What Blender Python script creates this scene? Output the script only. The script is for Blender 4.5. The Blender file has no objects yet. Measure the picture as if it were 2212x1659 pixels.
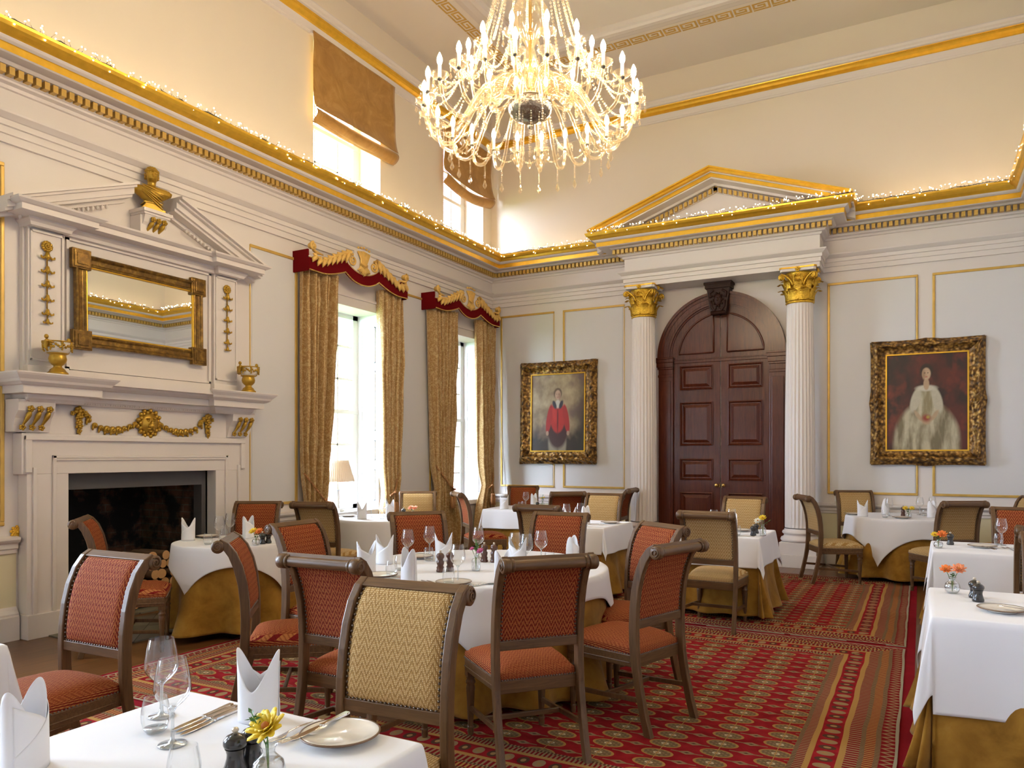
BULB_S=300; FAIRY_S=26; STRIP_S=10; SKY_S=42.0; EXPO=0.22
CHAIRS=[('r', -3.41, 1.927, -88, 'red chevron chair in the left foreground, facing the camera beside the left edge cloth'),
('r', -5.375, 3.735, 48, 'red chair standing at the fireplace opening, its curved side turned to the camera'),
('r', -5.779, 5.203, -60, 'red chair behind the round fireplace table, against the white wall'),
('r', -3.558, 3.973, 2, 'red chair with its back to the fireplace, on the far left of the chandelier table'),
('r', -3.28, 3.3, 40, 'red chair seen side-on with a thin sliver of fabric, left of the chandelier table'),
('r', -2.5, 3.05, 92, 'red chair seen from behind on the near left of the chandelier table'),
('b', -1.64, 1.919, -86, 'large beige chevron chair in the foreground facing the plate table'),
('r', -1.817, 3.431, 139, 'red chair seen from behind in the centre foreground, nearest the open carpet'),
('r', -1.78, 4.76, 235, 'red chair on the right of the chandelier table with its front turned to the camera'),
('r', -1.512, 4.132, 163, 'red chair seen from the back right, its legs splayed on the open carpet'),
('b', -5.483, 6.067, 102, 'beige chair seen from behind, left of the round table at the first window'),
('b', -5.562, 7.732, -55, 'pale beige chair between the two windows, facing the first window table'),
('r', -3.42, 4.9, -40, 'red chair at the far side of the chandelier table, before the window table'),
('r', -4.997, 8.437, 45, 'red chair seen edge-on in front of the second window'),
('r', -5.244, 9.954, -65, 'red chair in the corner, behind the far corner table'),
('r', -4.243, 9.19, 128, 'dark red chair seen from behind beside the far corner table'),
('b', -3.42, 8.36, -88, 'beige chair facing the camera behind the square table left of the left column'),
('r', -4.013, 10.283, 185, 'red chair mostly hidden behind a beige chair near the left column'),
('b', -3.22, 6.758, 92, 'beige chair seen from behind, in front of the square table left of the left column'),
('r', -2.568, 5.279, -83, 'red chair facing the camera on the far right side of the chandelier table'),
('b', -1.588, 6.699, 90, 'beige chair seen from behind before the dark door, its seat showing at the right'),
('b', -1.773, 8.428, -92, 'beige chair facing the camera right in front of the dark door'),
('b', -0.894, 9.652, 25, 'beige chair seen side-on in front of the right column'),
('b', -0.667, 10.704, -70, 'beige chair against the wall under the cream gown portrait'),
('b', 0.202, 9.332, 122, 'beige chair seen from behind, right of the round table under the cream gown portrait'),
('b', 0.876, 10.211, 215, 'pale beige chair at the far right edge near the back wall'),
('r', 0.8, 7.78, -90, 'red chair at the right edge behind the second white table'),
('b', 0.8, 6.44, 90, 'brown-framed beige chair at the right edge, back turned, before the second white table'),
('b', 0.78, 5.22, -90, 'beige chair at the right edge facing the nearest right-hand table')]
TABLES=[(1, 'round table beside the fireplace', -5.26, 4.595, 0, 'round', 0.49, 0.16, -0.716, 7, 0.024, 0.1, 0.6, 0.85, 9, 0.085),
(2, 'round table at the first window', -5.647, 7.173, 0, 'round', 0.56, 0.4, -0.349, 5, 0.012, 0.03, 0.6, 0.5, 9, 0.03),
(3, 'large round table under the chandelier', -2.62, 4.36, 0, 'round', 0.85, 0.13, -0.157, 9, 0.03, 0.1, 0.6, 0.95, 13, 0.075),
(4, 'corner table by the back wall', -4.964, 9.423, 0.14, 'rect', (0.42, 0.42), 0.26, 0, 9, 0.02, 0.1, 0.62, 0.85, 9, 0.04),
(5, 'square table left of the left column', -3.27, 7.6, 0, 'rect', (0.42, 0.42), 0.27, 0, 8, 0.022, 0.08, 0.6, 0.85, 10, 0.035),
(6, 'square table before the dark door', -1.7, 7.4, 0, 'rect', (0.42, 0.42), 0.27, 0, 8, 0.022, 0.1, 0.6, 0.95, 8, 0.045),
(7, 'round table under the cream gown portrait', -0.223, 10.353, 0, 'round', 0.6, 0.22, 0.436, 9, 0.03, 0.06, 0.72, 1.0, 11, 0.075),
(8, 'second white table on the right side', 0.64, 7.1, 0, 'rect', (0.55, 0.4), 0.4, 0, 7, 0.02, 0.06, 0.66, 0.8, 9, 0.03),
(9, 'nearest white table on the right side', 0.62, 4.42, 0, 'rect', (0.57, 0.43), 0.44, 0, 6, 0.022, 0.06, 0.66, 0.8, 9, 0.04),
(10, 'foreground table', -1.58, 1.15, 0, 'rect', (0.44, 0.44), 0.35, 0, 7, 0.012, 0.05, 0.55, 0.85, 9, 0.03),
(11, 'table at the left edge', -3.61, 1.22, 0, 'rect', (0.44, 0.42), 0.33, 0, 7, 0.02, 0.06, 0.6, 0.85, 9, 0.03)]
ITEMS=[('wine', -1.9, 1.402, 0, 'tall wine glass on the foreground table, the farther of the two stemmed glasses'),
('wine', -1.689, 1.278, 0, 'tall wine glass on the foreground table, the nearer of the two stemmed glasses'),
('tumbler', -1.808, 1.316, 0, 'stemless water glass on the foreground table beside the stemmed glasses'),
('tumbler', -1.448, 1.125, 0, 'stemless water glass on the foreground table at the bottom of the picture'),
('napkin', -1.638, 1.515, 200, 'white napkin folded into two peaks on the foreground table, behind the flower'),
('napkin', -1.867, 1.011, 120, 'white folded napkin on the foreground table at the bottom left corner'),
('plate', -1.338, 1.515, 0, 'cream side plate with brown rim on the foreground table'),
('knife', -1.785, 1.45, 188, 'long steel knife on the foreground table, outermost of three beside the napkin'),
('knife', -1.76, 1.445, 188, 'long steel knife on the foreground table, middle of three beside the napkin'),
('knife', -1.735, 1.44, 188, 'long steel knife on the foreground table, innermost of three beside the napkin'),
('fork', -1.478, 1.5, 180, 'steel fork on the foreground table, left one of the pair beside the plate'),
('fork', -1.445, 1.51, 180, 'steel fork on the foreground table, right one of the pair beside the plate'),
('knife', -1.405, 1.515, 1183, 'butter knife resting on the edge of the cream side plate on the foreground table'),
('blackmill', -1.411, 1.236, 0, 'black pepper mill with pale knob on the foreground table'),
('blackmill', -1.407, 1.283, 0, 'black mill half hidden behind the flower vase on the foreground table'),
('napkin', -3.094, 3.747, 60, 'white napkin with two peaks on the chandelier table, farthest left'),
('napkin', -3.231, 4.109, 20, 'white napkin on the chandelier table, second from the left behind the chair'),
('napkin', -2.643, 3.585, 150, 'white napkin on the chandelier table, in front centre beside the brown mills'),
('napkin', -2.952, 4.414, 40, 'white napkin on the chandelier table, far side behind the brown mills'),
('napkin', -2.121, 3.786, 80, 'white napkin on the chandelier table, right front beside the red chair post'),
('napkin', -2.359, 4.413, 10, 'white napkin on the chandelier table, seen through the right-hand wine glasses'),
('napkin', -2.065, 4.644, 100, 'white napkin on the chandelier table, farthest right above the red chair'),
('wine', -3.172, 4.294, 0, 'stemmed wine glass on the chandelier table, left pair, nearer'),
('wine', -3.177, 4.567, 0, 'stemmed wine glass on the chandelier table, left pair, farther'),
('wine', -2.383, 3.715, 0, 'stemmed wine glass on the chandelier table, centre front, right of the brown mills'),
('wine', -2.823, 4.674, 0, 'stemmed wine glass on the chandelier table, centre far, behind the pink flower'),
('wine', -2.403, 4.461, 0, 'stemmed wine glass on the chandelier table, right group, left one'),
('wine', -2.298, 4.422, 0, 'stemmed wine glass on the chandelier table, right group, middle one'),
('wine', -2.307, 4.662, 0, 'stemmed wine glass on the chandelier table, right group, rightmost one'),
('tumbler', -2.871, 3.719, 0, 'stemless water glass on the chandelier table, left front'),
('tumbler', -2.962, 3.924, 0, 'stemless water glass on the chandelier table, left, behind the front napkin'),
('tumbler', -3.043, 4.364, 0, 'stemless water glass on the chandelier table, far centre'),
('tumbler', -2.396, 3.636, 0, 'stemless water glass on the chandelier table, centre front by the plate'),
('tumbler', -2.181, 4.533, 0, 'stemless water glass on the chandelier table, right behind the chair back'),
('brownmill', -2.689, 3.985, 0, 'turned brown wooden mill on the chandelier table, left pair, left one'),
('brownmill', -2.656, 4.047, 0, 'turned brown wooden mill on the chandelier table, left pair, right one'),
('brownmill', -2.676, 4.512, 0, 'turned brown wooden mill on the chandelier table, right pair, left one'),
('brownmill', -2.605, 4.525, 0, 'turned brown wooden mill on the chandelier table, right pair, right one'),
('plate', -2.362, 3.637, 0, 'cream side plate at the front edge on the chandelier table'),
('plate', -2.897, 3.644, 0, 'cream side plate at the left on the chandelier table'),
('plate', -3.187, 4.449, 0, 'cream side plate on the far side on the chandelier table'),
('fork', -2.241, 3.684, 150, 'fork at the front edge on the chandelier table, left of three right of the plate'),
('fork', -2.216, 3.698, 150, 'fork at the front edge on the chandelier table, middle of three right of the plate'),
('fork', -2.193, 3.713, 150, 'fork at the front edge on the chandelier table, right of three right of the plate'),
('fork', -2.802, 3.607, 135, 'fork at the left on the chandelier table, left of three before the napkin'),
('fork', -2.767, 3.599, 135, 'fork at the left on the chandelier table, middle of three before the napkin'),
('fork', -2.735, 3.597, 135, 'fork at the left on the chandelier table, right of three before the napkin'),
('knife', -2.5, 3.594, 60, 'knife at the front edge on the chandelier table, left of two left of the plate'),
('knife', -2.465, 3.601, 60, 'knife at the front edge on the chandelier table, right of two left of the plate'),
('napkin', -5.61, 4.404, 20, 'white napkin with two peaks on the fireplace table, farthest left'),
('napkin', -5.31, 4.795, 100, 'white napkin on the fireplace table, in front of the red chair'),
('wine', -5.291, 4.464, 0, 'stemmed wine glass on the fireplace table, left of the two'),
('wine', -5.453, 4.717, 0, 'stemmed wine glass on the fireplace table, right of the two'),
('tumbler', -5.211, 4.28, 0, 'stemless water glass on the fireplace table, left one'),
('tumbler', -5.378, 4.587, 0, 'stemless water glass on the fireplace table, between the stemmed glasses'),
('blackmill', -4.85, 4.533, 0, 'small black mill on the fireplace table, left one beside the flowers'),
('blackmill', -4.845, 4.592, 0, 'small black mill on the fireplace table, right one beside the flowers'),
('plate', -5.67, 4.66, 0, 'side plate on the fireplace table'),
('napkin', -5.718, 6.85, 10, 'white napkin on the first window table, left one'),
('napkin', -5.713, 7.365, 80, 'white napkin on the first window table, right one by the curtain'),
('wine', -5.784, 7.099, 0, 'stemmed wine glass on the first window table, left one against the bright window'),
('wine', -5.715, 7.25, 0, 'stemmed wine glass on the first window table, right one against the bright window'),
('tumbler', -5.509, 6.964, 0, 'stemless water glass on the first window table'),
('plate', -6.094, 7.044, 0, 'side plate on the first window table, at its left'),
('blackmill', -5.564, 7.446, 0, 'small black mill on the first window table, by the pale chair'),
('napkin', -5.067, 9.083, 30, 'white napkin on the corner table by the back wall, left one'),
('napkin', -4.865, 9.591, 90, 'white napkin on the corner table by the back wall, right one'),
('wine', -4.941, 9.493, 0, 'stemmed wine glass on the corner table by the back wall'),
('tumbler', -4.893, 9.234, 0, 'stemless water glass on the corner table by the back wall, nearer'),
('tumbler', -4.924, 9.389, 0, 'stemless water glass on the corner table by the back wall, farther'),
('blackmill', -4.706, 9.393, 0, 'small black mill on the corner table by the back wall'),
('napkin', -3.25, 7.255, 30, 'white napkin on the square table left of the left column, left one'),
('napkin', -3.175, 7.494, 90, 'white napkin on the square table left of the left column, right one'),
('wine', -3.334, 7.351, 0, 'stemmed wine glass on the square table left of the left column, left one'),
('wine', -3.263, 7.56, 0, 'stemmed wine glass on the square table left of the left column, right one'),
('tumbler', -3.085, 7.258, 0, 'stemless water glass on the square table left of the left column'),
('plate', -2.978, 7.715, 0, 'cream side plate on the square table left of the left column'),
('fork', -3.087, 7.542, 110, 'fork on the square table left of the left column'),
('wine', -1.742, 7.249, 0, 'stemmed wine glass on the square table before the dark door, left one behind the chair'),
('wine', -1.612, 7.434, 0, 'stemmed wine glass on the square table before the dark door, right one'),
('napkin', -1.549, 7.126, 60, 'white napkin on the square table before the dark door'),
('tumbler', -1.493, 7.1, 0, 'stemless water glass on the square table before the dark door'),
('blackmill', -1.361, 7.172, 0, 'small black mill on the square table before the dark door, left one'),
('blackmill', -1.377, 7.391, 0, 'small black mill on the square table before the dark door, right one'),
('fork', -1.428, 7.055, 110, 'fork on the square table before the dark door'),
('plate', -1.547, 7.526, 0, 'side plate on the square table before the dark door'),
('napkin', -0.623, 10.078, 20, 'white napkin on the round table under the cream gown portrait, left one'),
('napkin', -0.393, 10.545, 90, 'white napkin on the round table under the cream gown portrait, middle one behind the glasses'),
('napkin', 0.113, 10.308, 70, 'white napkin on the round table under the cream gown portrait, right one'),
('wine', -0.337, 10.291, 0, 'stemmed wine glass on the round table under the cream gown portrait, left one'),
('wine', -0.009, 10.64, 0, 'stemmed wine glass on the round table under the cream gown portrait, middle one'),
('wine', 0.129, 10.772, 0, 'stemmed wine glass on the round table under the cream gown portrait, right one'),
('tumbler', -0.372, 9.987, 0, 'stemless water glass on the round table under the cream gown portrait, left one'),
('tumbler', 0.046, 10.499, 0, 'stemless water glass on the round table under the cream gown portrait, right one'),
('brownmill', -0.186, 10.259, 0, 'small brown mill on the round table under the cream gown portrait'),
('plate', -0.195, 9.969, 0, 'side plate at the front on the round table under the cream gown portrait'),
('plate', -0.742, 10.298, 0, 'side plate at the left on the round table under the cream gown portrait'),
('blackmill', 0.217, 7.228, 0, 'small black mill on the second right-hand table beside the flowers'),
('plate', 0.437, 7.134, 0, 'cream side plate on the second right-hand table'),
('tumbler', 0.569, 7.42, 0, 'stemless water glass on the second right-hand table'),
('wine', 0.586, 7.392, 0, 'stemmed wine glass on the second right-hand table'),
('knife', 0.468, 6.932, 1020, 'butter knife lying on the side plate on the second right-hand table'),
('fork', 0.609, 7.092, 20, 'fork on the second right-hand table, left one'),
('fork', 0.641, 7.109, 20, 'fork on the second right-hand table, right one'),
('blackmill', 0.247, 4.594, 0, 'black mill on the nearest right-hand table, farther one of the pair'),
('blackmill', 0.257, 4.487, 0, 'black mill on the nearest right-hand table, nearer one of the pair'),
('plate', 0.341, 4.25, 0, 'cream side plate with brown rim on the nearest right-hand table'),
('knife', 0.425, 4.234, 1060, 'butter knife lying on the side plate on the nearest right-hand table')]
FLOWERS=[('bulb', -1.297, 1.23, 'round glass vase with a yellow dahlia and fern sprig on the foreground table', [(0.0, -0.005, 0.128, 0.044, 'yellow')], [(-0.035, -0.02, 0.165, 22), (-0.055, 0.0, 0.14, 20), (-0.02, 0.01, 0.15, 16)], 1),
('bottle', -2.523, 4.149, 'small glass bottle with pink flowers on the chandelier table', [(0.03, 0.0, 0.125, 0.024, 'pink'), (-0.035, 0.01, 0.135, 0.016, 'pink')], [(0.0, 0.0, 0.2, 30), (0.01, 0.01, 0.17, 16)], 2),
('squat', -4.82, 4.435, 'round glass vase with yellow and orange flowers on the fireplace table', [(-0.02, -0.01, 0.115, 0.036, 'yellow'), (0.035, 0.0, 0.115, 0.036, 'orange')], [(0, 0, 0.1, 8)], 3),
('squat', -5.434, 7.46, 'small vase with coral flowers on the first window table', [(-0.03, 0, 0.1, 0.038, 'coral'), (0.03, 0, 0.1, 0.036, 'coral')], [(0, 0, 0.12, 6)], 4),
('bottle', -4.666, 9.472, 'small bottle of pale flowers on the corner table by the back wall', [(0.02, 0, 0.15, 0.016, 'yellow'), (-0.02, 0, 0.14, 0.014, 'yellow')], [(0, 0, 0.19, 12)], 5),
('bottle', -1.277, 7.184, 'glass bottle with yellow and white flowers on the table before the dark door', [(0.0, -0.01, 0.165, 0.034, 'yellow'), (-0.045, 0, 0.135, 0.034, 'white')], [(0.065, 0.03, 0.15, 3)], 6),
('squat', -0.125, 10.122, 'small vase with yellow flowers on the round table under the cream gown portrait', [(-0.035, 0, 0.11, 0.032, 'yellow'), (0.035, 0, 0.11, 0.032, 'yellow')], [(0, 0, 0.1, 8)], 7),
('squat', 0.125, 6.922, 'ribbed glass vase with yellow and orange flowers on the second right-hand table', [(-0.025, 0, 0.105, 0.028, 'yellow'), (0.025, -0.01, 0.11, 0.038, 'orange')], [(0, 0, 0.08, 4)], 8),
('bulb', 0.15, 4.692, 'round glass vase with two orange dahlias on the nearest right-hand table', [(-0.03, 0, 0.125, 0.03, 'orange'), (0.03, 0, 0.13, 0.036, 'coral')], [(0, -0.01, 0.11, 14)], 9)]

import bpy, math, random
from mathutils import Vector, Matrix, noise
PI=math.pi; sin=math.sin; cos=math.cos
random.seed(7)
SC=bpy.context.scene; COL=SC.collection
# room (metres): camera stands at x=0,y=0; left wall, right wall, back wall, front wall, ceiling
XL,XR,YB,YF,ZC=-6.5,1.41,11.2,-2.1,7.35

# ---------------------------------------------------------------- materials
class E:
    def __init__(s,n,o): s.n=n; s.o=o
    def _m(s,op,*a,cl=False): return s.n.math(op,s,*a,cl=cl)
    def __add__(s,b): return s._m('ADD',b)
    def __radd__(s,b): return s._m('ADD',b)
    def __sub__(s,b): return s._m('SUBTRACT',b)
    def __rsub__(s,b): return s.n.math('SUBTRACT',b,s)
    def __mul__(s,b): return s._m('MULTIPLY',b)
    def __rmul__(s,b): return s._m('MULTIPLY',b)
    def __truediv__(s,b): return s._m('DIVIDE',b)
    def __neg__(s): return s._m('MULTIPLY',-1)
    def lt(s,b): return s._m('LESS_THAN',b)
    def gt(s,b): return s._m('GREATER_THAN',b)
    def abs(s): return s._m('ABSOLUTE')
    def frac(s): return s._m('FRACT')
    def floor(s): return s._m('FLOOR')
    def sin(s): return s._m('SINE')
    def sqrt(s): return s._m('SQRT')
    def min(s,b): return s._m('MINIMUM',b)
    def max(s,b): return s._m('MAXIMUM',b)
    def tri(s,p): return s._m('PINGPONG',p)
    def clamp(s): return s._m('ADD',0.0,cl=True)
class NT:
    def __init__(s,name):
        s.m=bpy.data.materials.new(name); s.m.use_nodes=True
        s.t=s.m.node_tree; s.b=s.t.nodes['Principled BSDF']; s.out=s.t.nodes['Material Output']
    def new(s,k): return s.t.nodes.new(k)
    def ln(s,a,b): s.t.links.new(a,b)
    def put(s,sock,v):
        if isinstance(v,E): s.ln(v.o,sock)
        elif isinstance(v,(tuple,list)) and len(v)==3 and len(sock.default_value)==4: sock.default_value=(*v,1)
        else: sock.default_value=v
    def math(s,op,*a,cl=False):
        n=s.new('ShaderNodeMath'); n.operation=op; n.use_clamp=cl
        for i,x in enumerate(a): s.put(n.inputs[i],x)
        return E(s,n.outputs[0])
    def co(s,k='Object'):
        if k=='World': return E(s,s.new('ShaderNodeNewGeometry').outputs['Position'])
        return E(s,s.new('ShaderNodeTexCoord').outputs[k])
    def xyz(s,v):
        n=s.new('ShaderNodeSeparateXYZ'); s.put(n.inputs[0],v); return [E(s,o) for o in n.outputs]
    def vec(s,x,y,z):
        n=s.new('ShaderNodeCombineXYZ')
        for i,q in enumerate((x,y,z)): s.put(n.inputs[i],q)
        return E(s,n.outputs[0])
    def noise(s,v,scale,detail=3,rough=.5,dist=0):
        n=s.new('ShaderNodeTexNoise'); s.put(n.inputs['Vector'],v); n.inputs['Scale'].default_value=scale
        n.inputs['Detail'].default_value=detail; n.inputs['Roughness'].default_value=rough; n.inputs['Distortion'].default_value=dist
        return E(s,n.outputs['Fac'])
    def voro(s,v,scale,feat='F1',out='Distance'):
        n=s.new('ShaderNodeTexVoronoi'); n.feature=feat; s.put(n.inputs['Vector'],v); n.inputs['Scale'].default_value=scale
        return E(s,n.outputs[out])
    def mix(s,f,a,b):
        n=s.new('ShaderNodeMix'); n.data_type='RGBA'; s.put(n.inputs[0],f); s.put(n.inputs[6],a); s.put(n.inputs[7],b)
        return E(s,n.outputs[2])
    def ramp(s,f,pts):
        n=s.new('ShaderNodeValToRGB'); s.put(n.inputs[0],f); r=n.color_ramp
        while len(r.elements)<len(pts): r.elements.new(.5)
        for e,(p,c) in zip(r.elements,pts): e.position=p; e.color=(*c,1)
        return E(s,n.outputs[0])
    def bump(s,h,strength=.3,dist=.005):
        n=s.new('ShaderNodeBump'); s.put(n.inputs['Height'],h); n.inputs['Strength'].default_value=strength; n.inputs['Distance'].default_value=dist
        s.ln(n.outputs[0],s.b.inputs['Normal'])
    def set(s,**k):
        names=dict(col='Base Color',rough='Roughness',metal='Metallic',spec='Specular IOR Level',coat='Coat Weight',coatr='Coat Roughness',sheen='Sheen Weight',emit='Emission Color',es='Emission Strength',tr='Transmission Weight',ior='IOR',alpha='Alpha',sss='Subsurface Weight')
        for a,v in k.items(): s.put(s.b.inputs[names[a]],v)
        return s.m
def plain(name,col,rough=.6,bumps=None,var=0,vs=3,**k):
    n=NT(name); c=col
    if var:
        f=n.noise(n.co(),vs,4); c=n.mix(f,tuple(x*(1-var) for x in col),tuple(min(1,x*(1+var)) for x in col))
    if bumps: n.bump(n.noise(n.co(),bumps[0],4),bumps[1],bumps[2] if len(bumps)>2 else .005)
    return n.set(col=c,rough=rough,**k)
W_=plain('white_paint',(.74,.68,.64),.45,(60,.05),.03,1.2)
W_up=plain('cream_paint',(.80,.71,.58),.6,(30,.06),.03,.8)
W_panel=plain('panel_paint',(.68,.665,.66),.5,(80,.06),.03,1.5)
W_dado=plain('dado_paint',(.74,.67,.45),.5,(60,.06),.03,1.5)
W_ceil=plain('ceiling_paint',(.82,.75,.67),.7,(20,.05),.03,.7)
W_win=plain('window_paint',(.85,.86,.88),.4,(50,.04),.02,2)
GOLD=plain('gilding',(.80,.47,.045),.30,(45,.25,.004),.18,14,metal=.62)
GOLDP=plain('gilded_line',(.62,.40,.10),.42,(60,.3,.003),.22,9,metal=.4)
n=NT('crevice_shaded_gilding'); f=n.noise(n.co(),15,5,.6,.8); g=n.voro(n.co(),24)
GOLDD=n.set(col=n.ramp(f*.6+(1-g)*.4,[(.30,(.035,.018,.008)),(.47,(.17,.085,.022)),(.62,(.42,.235,.055)),(.8,(.62,.40,.13))]),rough=.36,metal=.55); n.bump(f+g,.6,.006)  # dark browns paint crevice shade into the gold so the carving reads
GOLDB=plain('chimneypiece_gilding',(.46,.275,.032),.33,(45,.3,.004),.3,16,metal=.6)
n=NT('mirror_frame_gilding'); f=n.noise(n.co(),20,4,.65); MFR=n.set(col=n.ramp(f,[(.3,(.09,.045,.012)),(.55,(.22,.12,.025)),(.75,(.42,.25,.05))]),rough=.3,metal=.6)
GOLDC=plain('carved_gilding',(.76,.48,.13),.5,(70,.4,.005),.25,20,metal=.25)
def wood(name,a,b,rough=.35,sc=1.0,axis=2,coat=.3):
    n=NT(name); x,y,z=n.xyz(n.co()); k=[9*sc,9*sc,9*sc]; k[axis]=.7*sc
    v=n.vec(x*k[0],y*k[1],z*k[2]); f=n.noise(v,4,6,.65,.8); g=n.noise(n.co(),1.7,2)
    c=n.mix((f*1.4-.2+(g-.5)*.5).clamp(),a,b); n.bump(f,.12,.002)
    return n.set(col=c,rough=rough,coat=coat,coatr=.2,spec=.35)
WOOD=wood('chair_wood',(.042,.020,.008),(.185,.095,.038),.40,1.6,2,.14)
WOODX=wood('chair_wood_across',(.042,.020,.008),(.185,.095,.038),.40,1.6,0,.14)
MAHOG=wood('mahogany',(.035,.006,.003),(.13,.028,.011),.27,1.0,2,.12)
MAHOGD=plain('carved_mahogany',(.030,.009,.005),.5,(60,.5,.006),.3,20,spec=.25)
def fabric(name,base,thread,chev,beige=False,seat=False):
    n=NT(name); x,y,z=n.xyz(n.co()); h=(y+z*1.0) if seat else z; x=(x+z*.6) if seat else x
    zig=(x/.021).tri(1.0)*.042
    band=((h+zig)/.030).frac()
    inband=band.lt(.60)
    dots=((x/.0072).frac().gt(.42))*((h/.0060).frac().gt(.48))
    f=dots*((inband*.45+.50) if seat else (inband*.85+.15))
    c0=n.mix(band.gt(.78)*(.4 if seat else 1.0),base,chev)
    c=n.mix(f,c0,thread); n.bump(dots,.35,.0015)
    return n.set(col=c,rough=.85,spec=.12)
RED_B=fabric('red_chevron_weave',(.16,.008,.007),(.62,.30,.085),(.10,.005,.004))
RED_S=fabric('red_chevron_weave_seat',(.16,.008,.007),(.62,.30,.085),(.10,.005,.004),seat=True)
BEI_B=fabric('beige_chevron_weave',(.36,.20,.060),(.76,.62,.36),(.23,.12,.035))
BEI_S=fabric('beige_chevron_weave_seat',(.36,.20,.060),(.76,.62,.36),(.23,.12,.035),seat=True)
NAIL=plain('nailhead',(.16,.13,.11),.3,metal=.9)
CLOTH=plain('table_linen',(.78,.775,.80),.85,(400,.05,.001),.01,3,sheen=.2)
NAPK=plain('napkin_linen',(.80,.795,.82),.8,(500,.05,.001),.01,3,sheen=.2)
n=NT('ochre_suede'); f=n.noise(n.co(),6,5,.6,.4)
SUEDE=n.set(col=n.ramp(f,[(.3,(.20,.092,.012)),(.6,(.33,.165,.024)),(.8,(.40,.225,.045))]),rough=.9,sheen=.15,spec=.1)
n=NT('blind_suede'); f=n.noise(n.co(),3.5,5,.65,1.2)
BLIND=n.set(col=n.ramp(f,[(.3,(.32,.15,.024)),(.55,(.43,.22,.045)),(.75,(.54,.31,.09))]),rough=.85,sheen=.2)
n=NT('gold_damask'); x,y,z=n.xyz(n.co()); v=n.vec(x*0.5,y,z*.55)
a=n.noise(v,34,2,.4,2.2); b_=n.voro(v,15)
pat=((a*14).sin().gt(.25)).max(b_.lt(.22))
DAMASK=n.set(col=n.mix(pat,(.56,.385,.17),(.41,.235,.075)),rough=.5,sheen=.3)
VELVET=plain('red_velvet',(.13,.002,.004),.9,var=.15,spec=.1)
ROPE=plain('rope_cord',(.40,.18,.06),.6,(260,.8,.004),.6,60)
SILVER=plain('cutlery_steel',(.75,.73,.70),.13,metal=1.0)
BLACKW=plain('black_mill',(.018,.017,.018),.22,var=.2,vs=9,coat=.5)
BROWNW=plain('brown_mill',(.085,.028,.014),.3,var=.3,vs=20,coat=.5)
KNOBM=plain('mill_knob',(.60,.53,.42),.3,metal=.6)
CHINA=plain('cream_china',(.78,.73,.64),.12,var=.03,vs=20,coat=.6)
CHINAR=plain('china_rim',(.16,.09,.05),.3)
BRASS=plain('brass',(.62,.42,.13),.25,metal=.9)
BLACKP=plain('black_iron',(.014,.013,.014),.6)
SLATE=plain('grey_slate',(.085,.08,.08),.5,(30,.3,.004),.15,5)
def glass(name,tint=(.97,.98,.98),edge=.65,base=.05,power=2.6,rough=.03,dark=(.50,.54,.56)):
    n=NT(name); n.t.nodes.remove(n.b)
    lw=n.new('ShaderNodeLayerWeight'); lw.inputs['Blend'].default_value=.5
    f=n.math('POWER',E(n,lw.outputs['Facing']),power)*edge+base
    t=n.new('ShaderNodeBsdfTransparent'); n.put(t.inputs[0],n.mix(n.math('POWER',E(n,lw.outputs['Facing']),4.0),tint,dark))
    g=n.new('ShaderNodeBsdfGlossy'); g.inputs[0].default_value=(.95,.97,1,1); g.inputs['Roughness'].default_value=rough
    m=n.new('ShaderNodeMixShader'); n.ln(f.o,m.inputs[0]); n.ln(t.outputs[0],m.inputs[1]); n.ln(g.outputs[0],m.inputs[2])
    n.ln(m.outputs[0],n.out.inputs[0]); return n.m
STEMG_D=plain('smoked_silvered_glass',(.22,.19,.16),.12,(40,.8,.01),.5,25,metal=.8)
GLASS=glass('clear_glass',(.97,.98,.98),.85,.06,2.0); PANE=glass('window_pane',(.96,.98,1),.3,.03,3.0,.03,(.9,.93,.95)); STEMG=glass('stem_glass',(.9,.92,.93),.6,.14,1.6)
n=NT('crystal'); n.t.nodes.remove(n.b)
t=n.new('ShaderNodeBsdfTransparent'); t.inputs[0].default_value=(1,.95,.85,1)
g=n.new('ShaderNodeBsdfGlossy'); g.inputs[0].default_value=(1,.95,.86,1); g.inputs['Roughness'].default_value=.06
d=n.new('ShaderNodeBsdfTranslucent'); d.inputs[0].default_value=(.80,.66,.44,1)
lw=n.new('ShaderNodeLayerWeight'); lw.inputs['Blend'].default_value=.6
m1=n.new('ShaderNodeMixShader'); m1.inputs[0].default_value=.22; n.ln(g.outputs[0],m1.inputs[1]); n.ln(d.outputs[0],m1.inputs[2])
f=E(n,lw.outputs['Facing'])*.62+.05
m2=n.new('ShaderNodeMixShader'); n.ln(f.o,m2.inputs[0]); n.ln(t.outputs[0],m2.inputs[1]); n.ln(m1.outputs[0],m2.inputs[2])
n.ln(m2.outputs[0],n.out.inputs[0]); CRYSTAL=n.m
def emis(name,col,s):
    n=NT(name); return n.set(col=col,emit=col,es=s)
BULB=emis('lit_bulb',(1,.79,.52),float(BULB_S)); FAIRY=emis('lit_fairy_bulb',(1,.85,.62),float(FAIRY_S)); STRIP=emis('lit_strip',(1,.78,.48),float(STRIP_S))
WAX=plain('candle_sleeve',(.85,.74,.55),.5,sss=.2)
CABLE=plain('light_cable',(.05,.045,.035),.6); SOCKET=plain('fairy_socket',(.75,.62,.42),.3)
GREEN=plain('leaf_green',(.06,.16,.03),.6,var=.4,vs=30); STEMGR=plain('flower_stem',(.10,.22,.05),.6)
PET={k:plain('petal_'+k,c,.6,var=.2,vs=60) for k,c in dict(yellow=(.85,.60,.03),orange=(.85,.22,.04),coral=(.85,.30,.14),pink=(.55,.10,.28),white=(.8,.8,.7)).items()}
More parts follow.
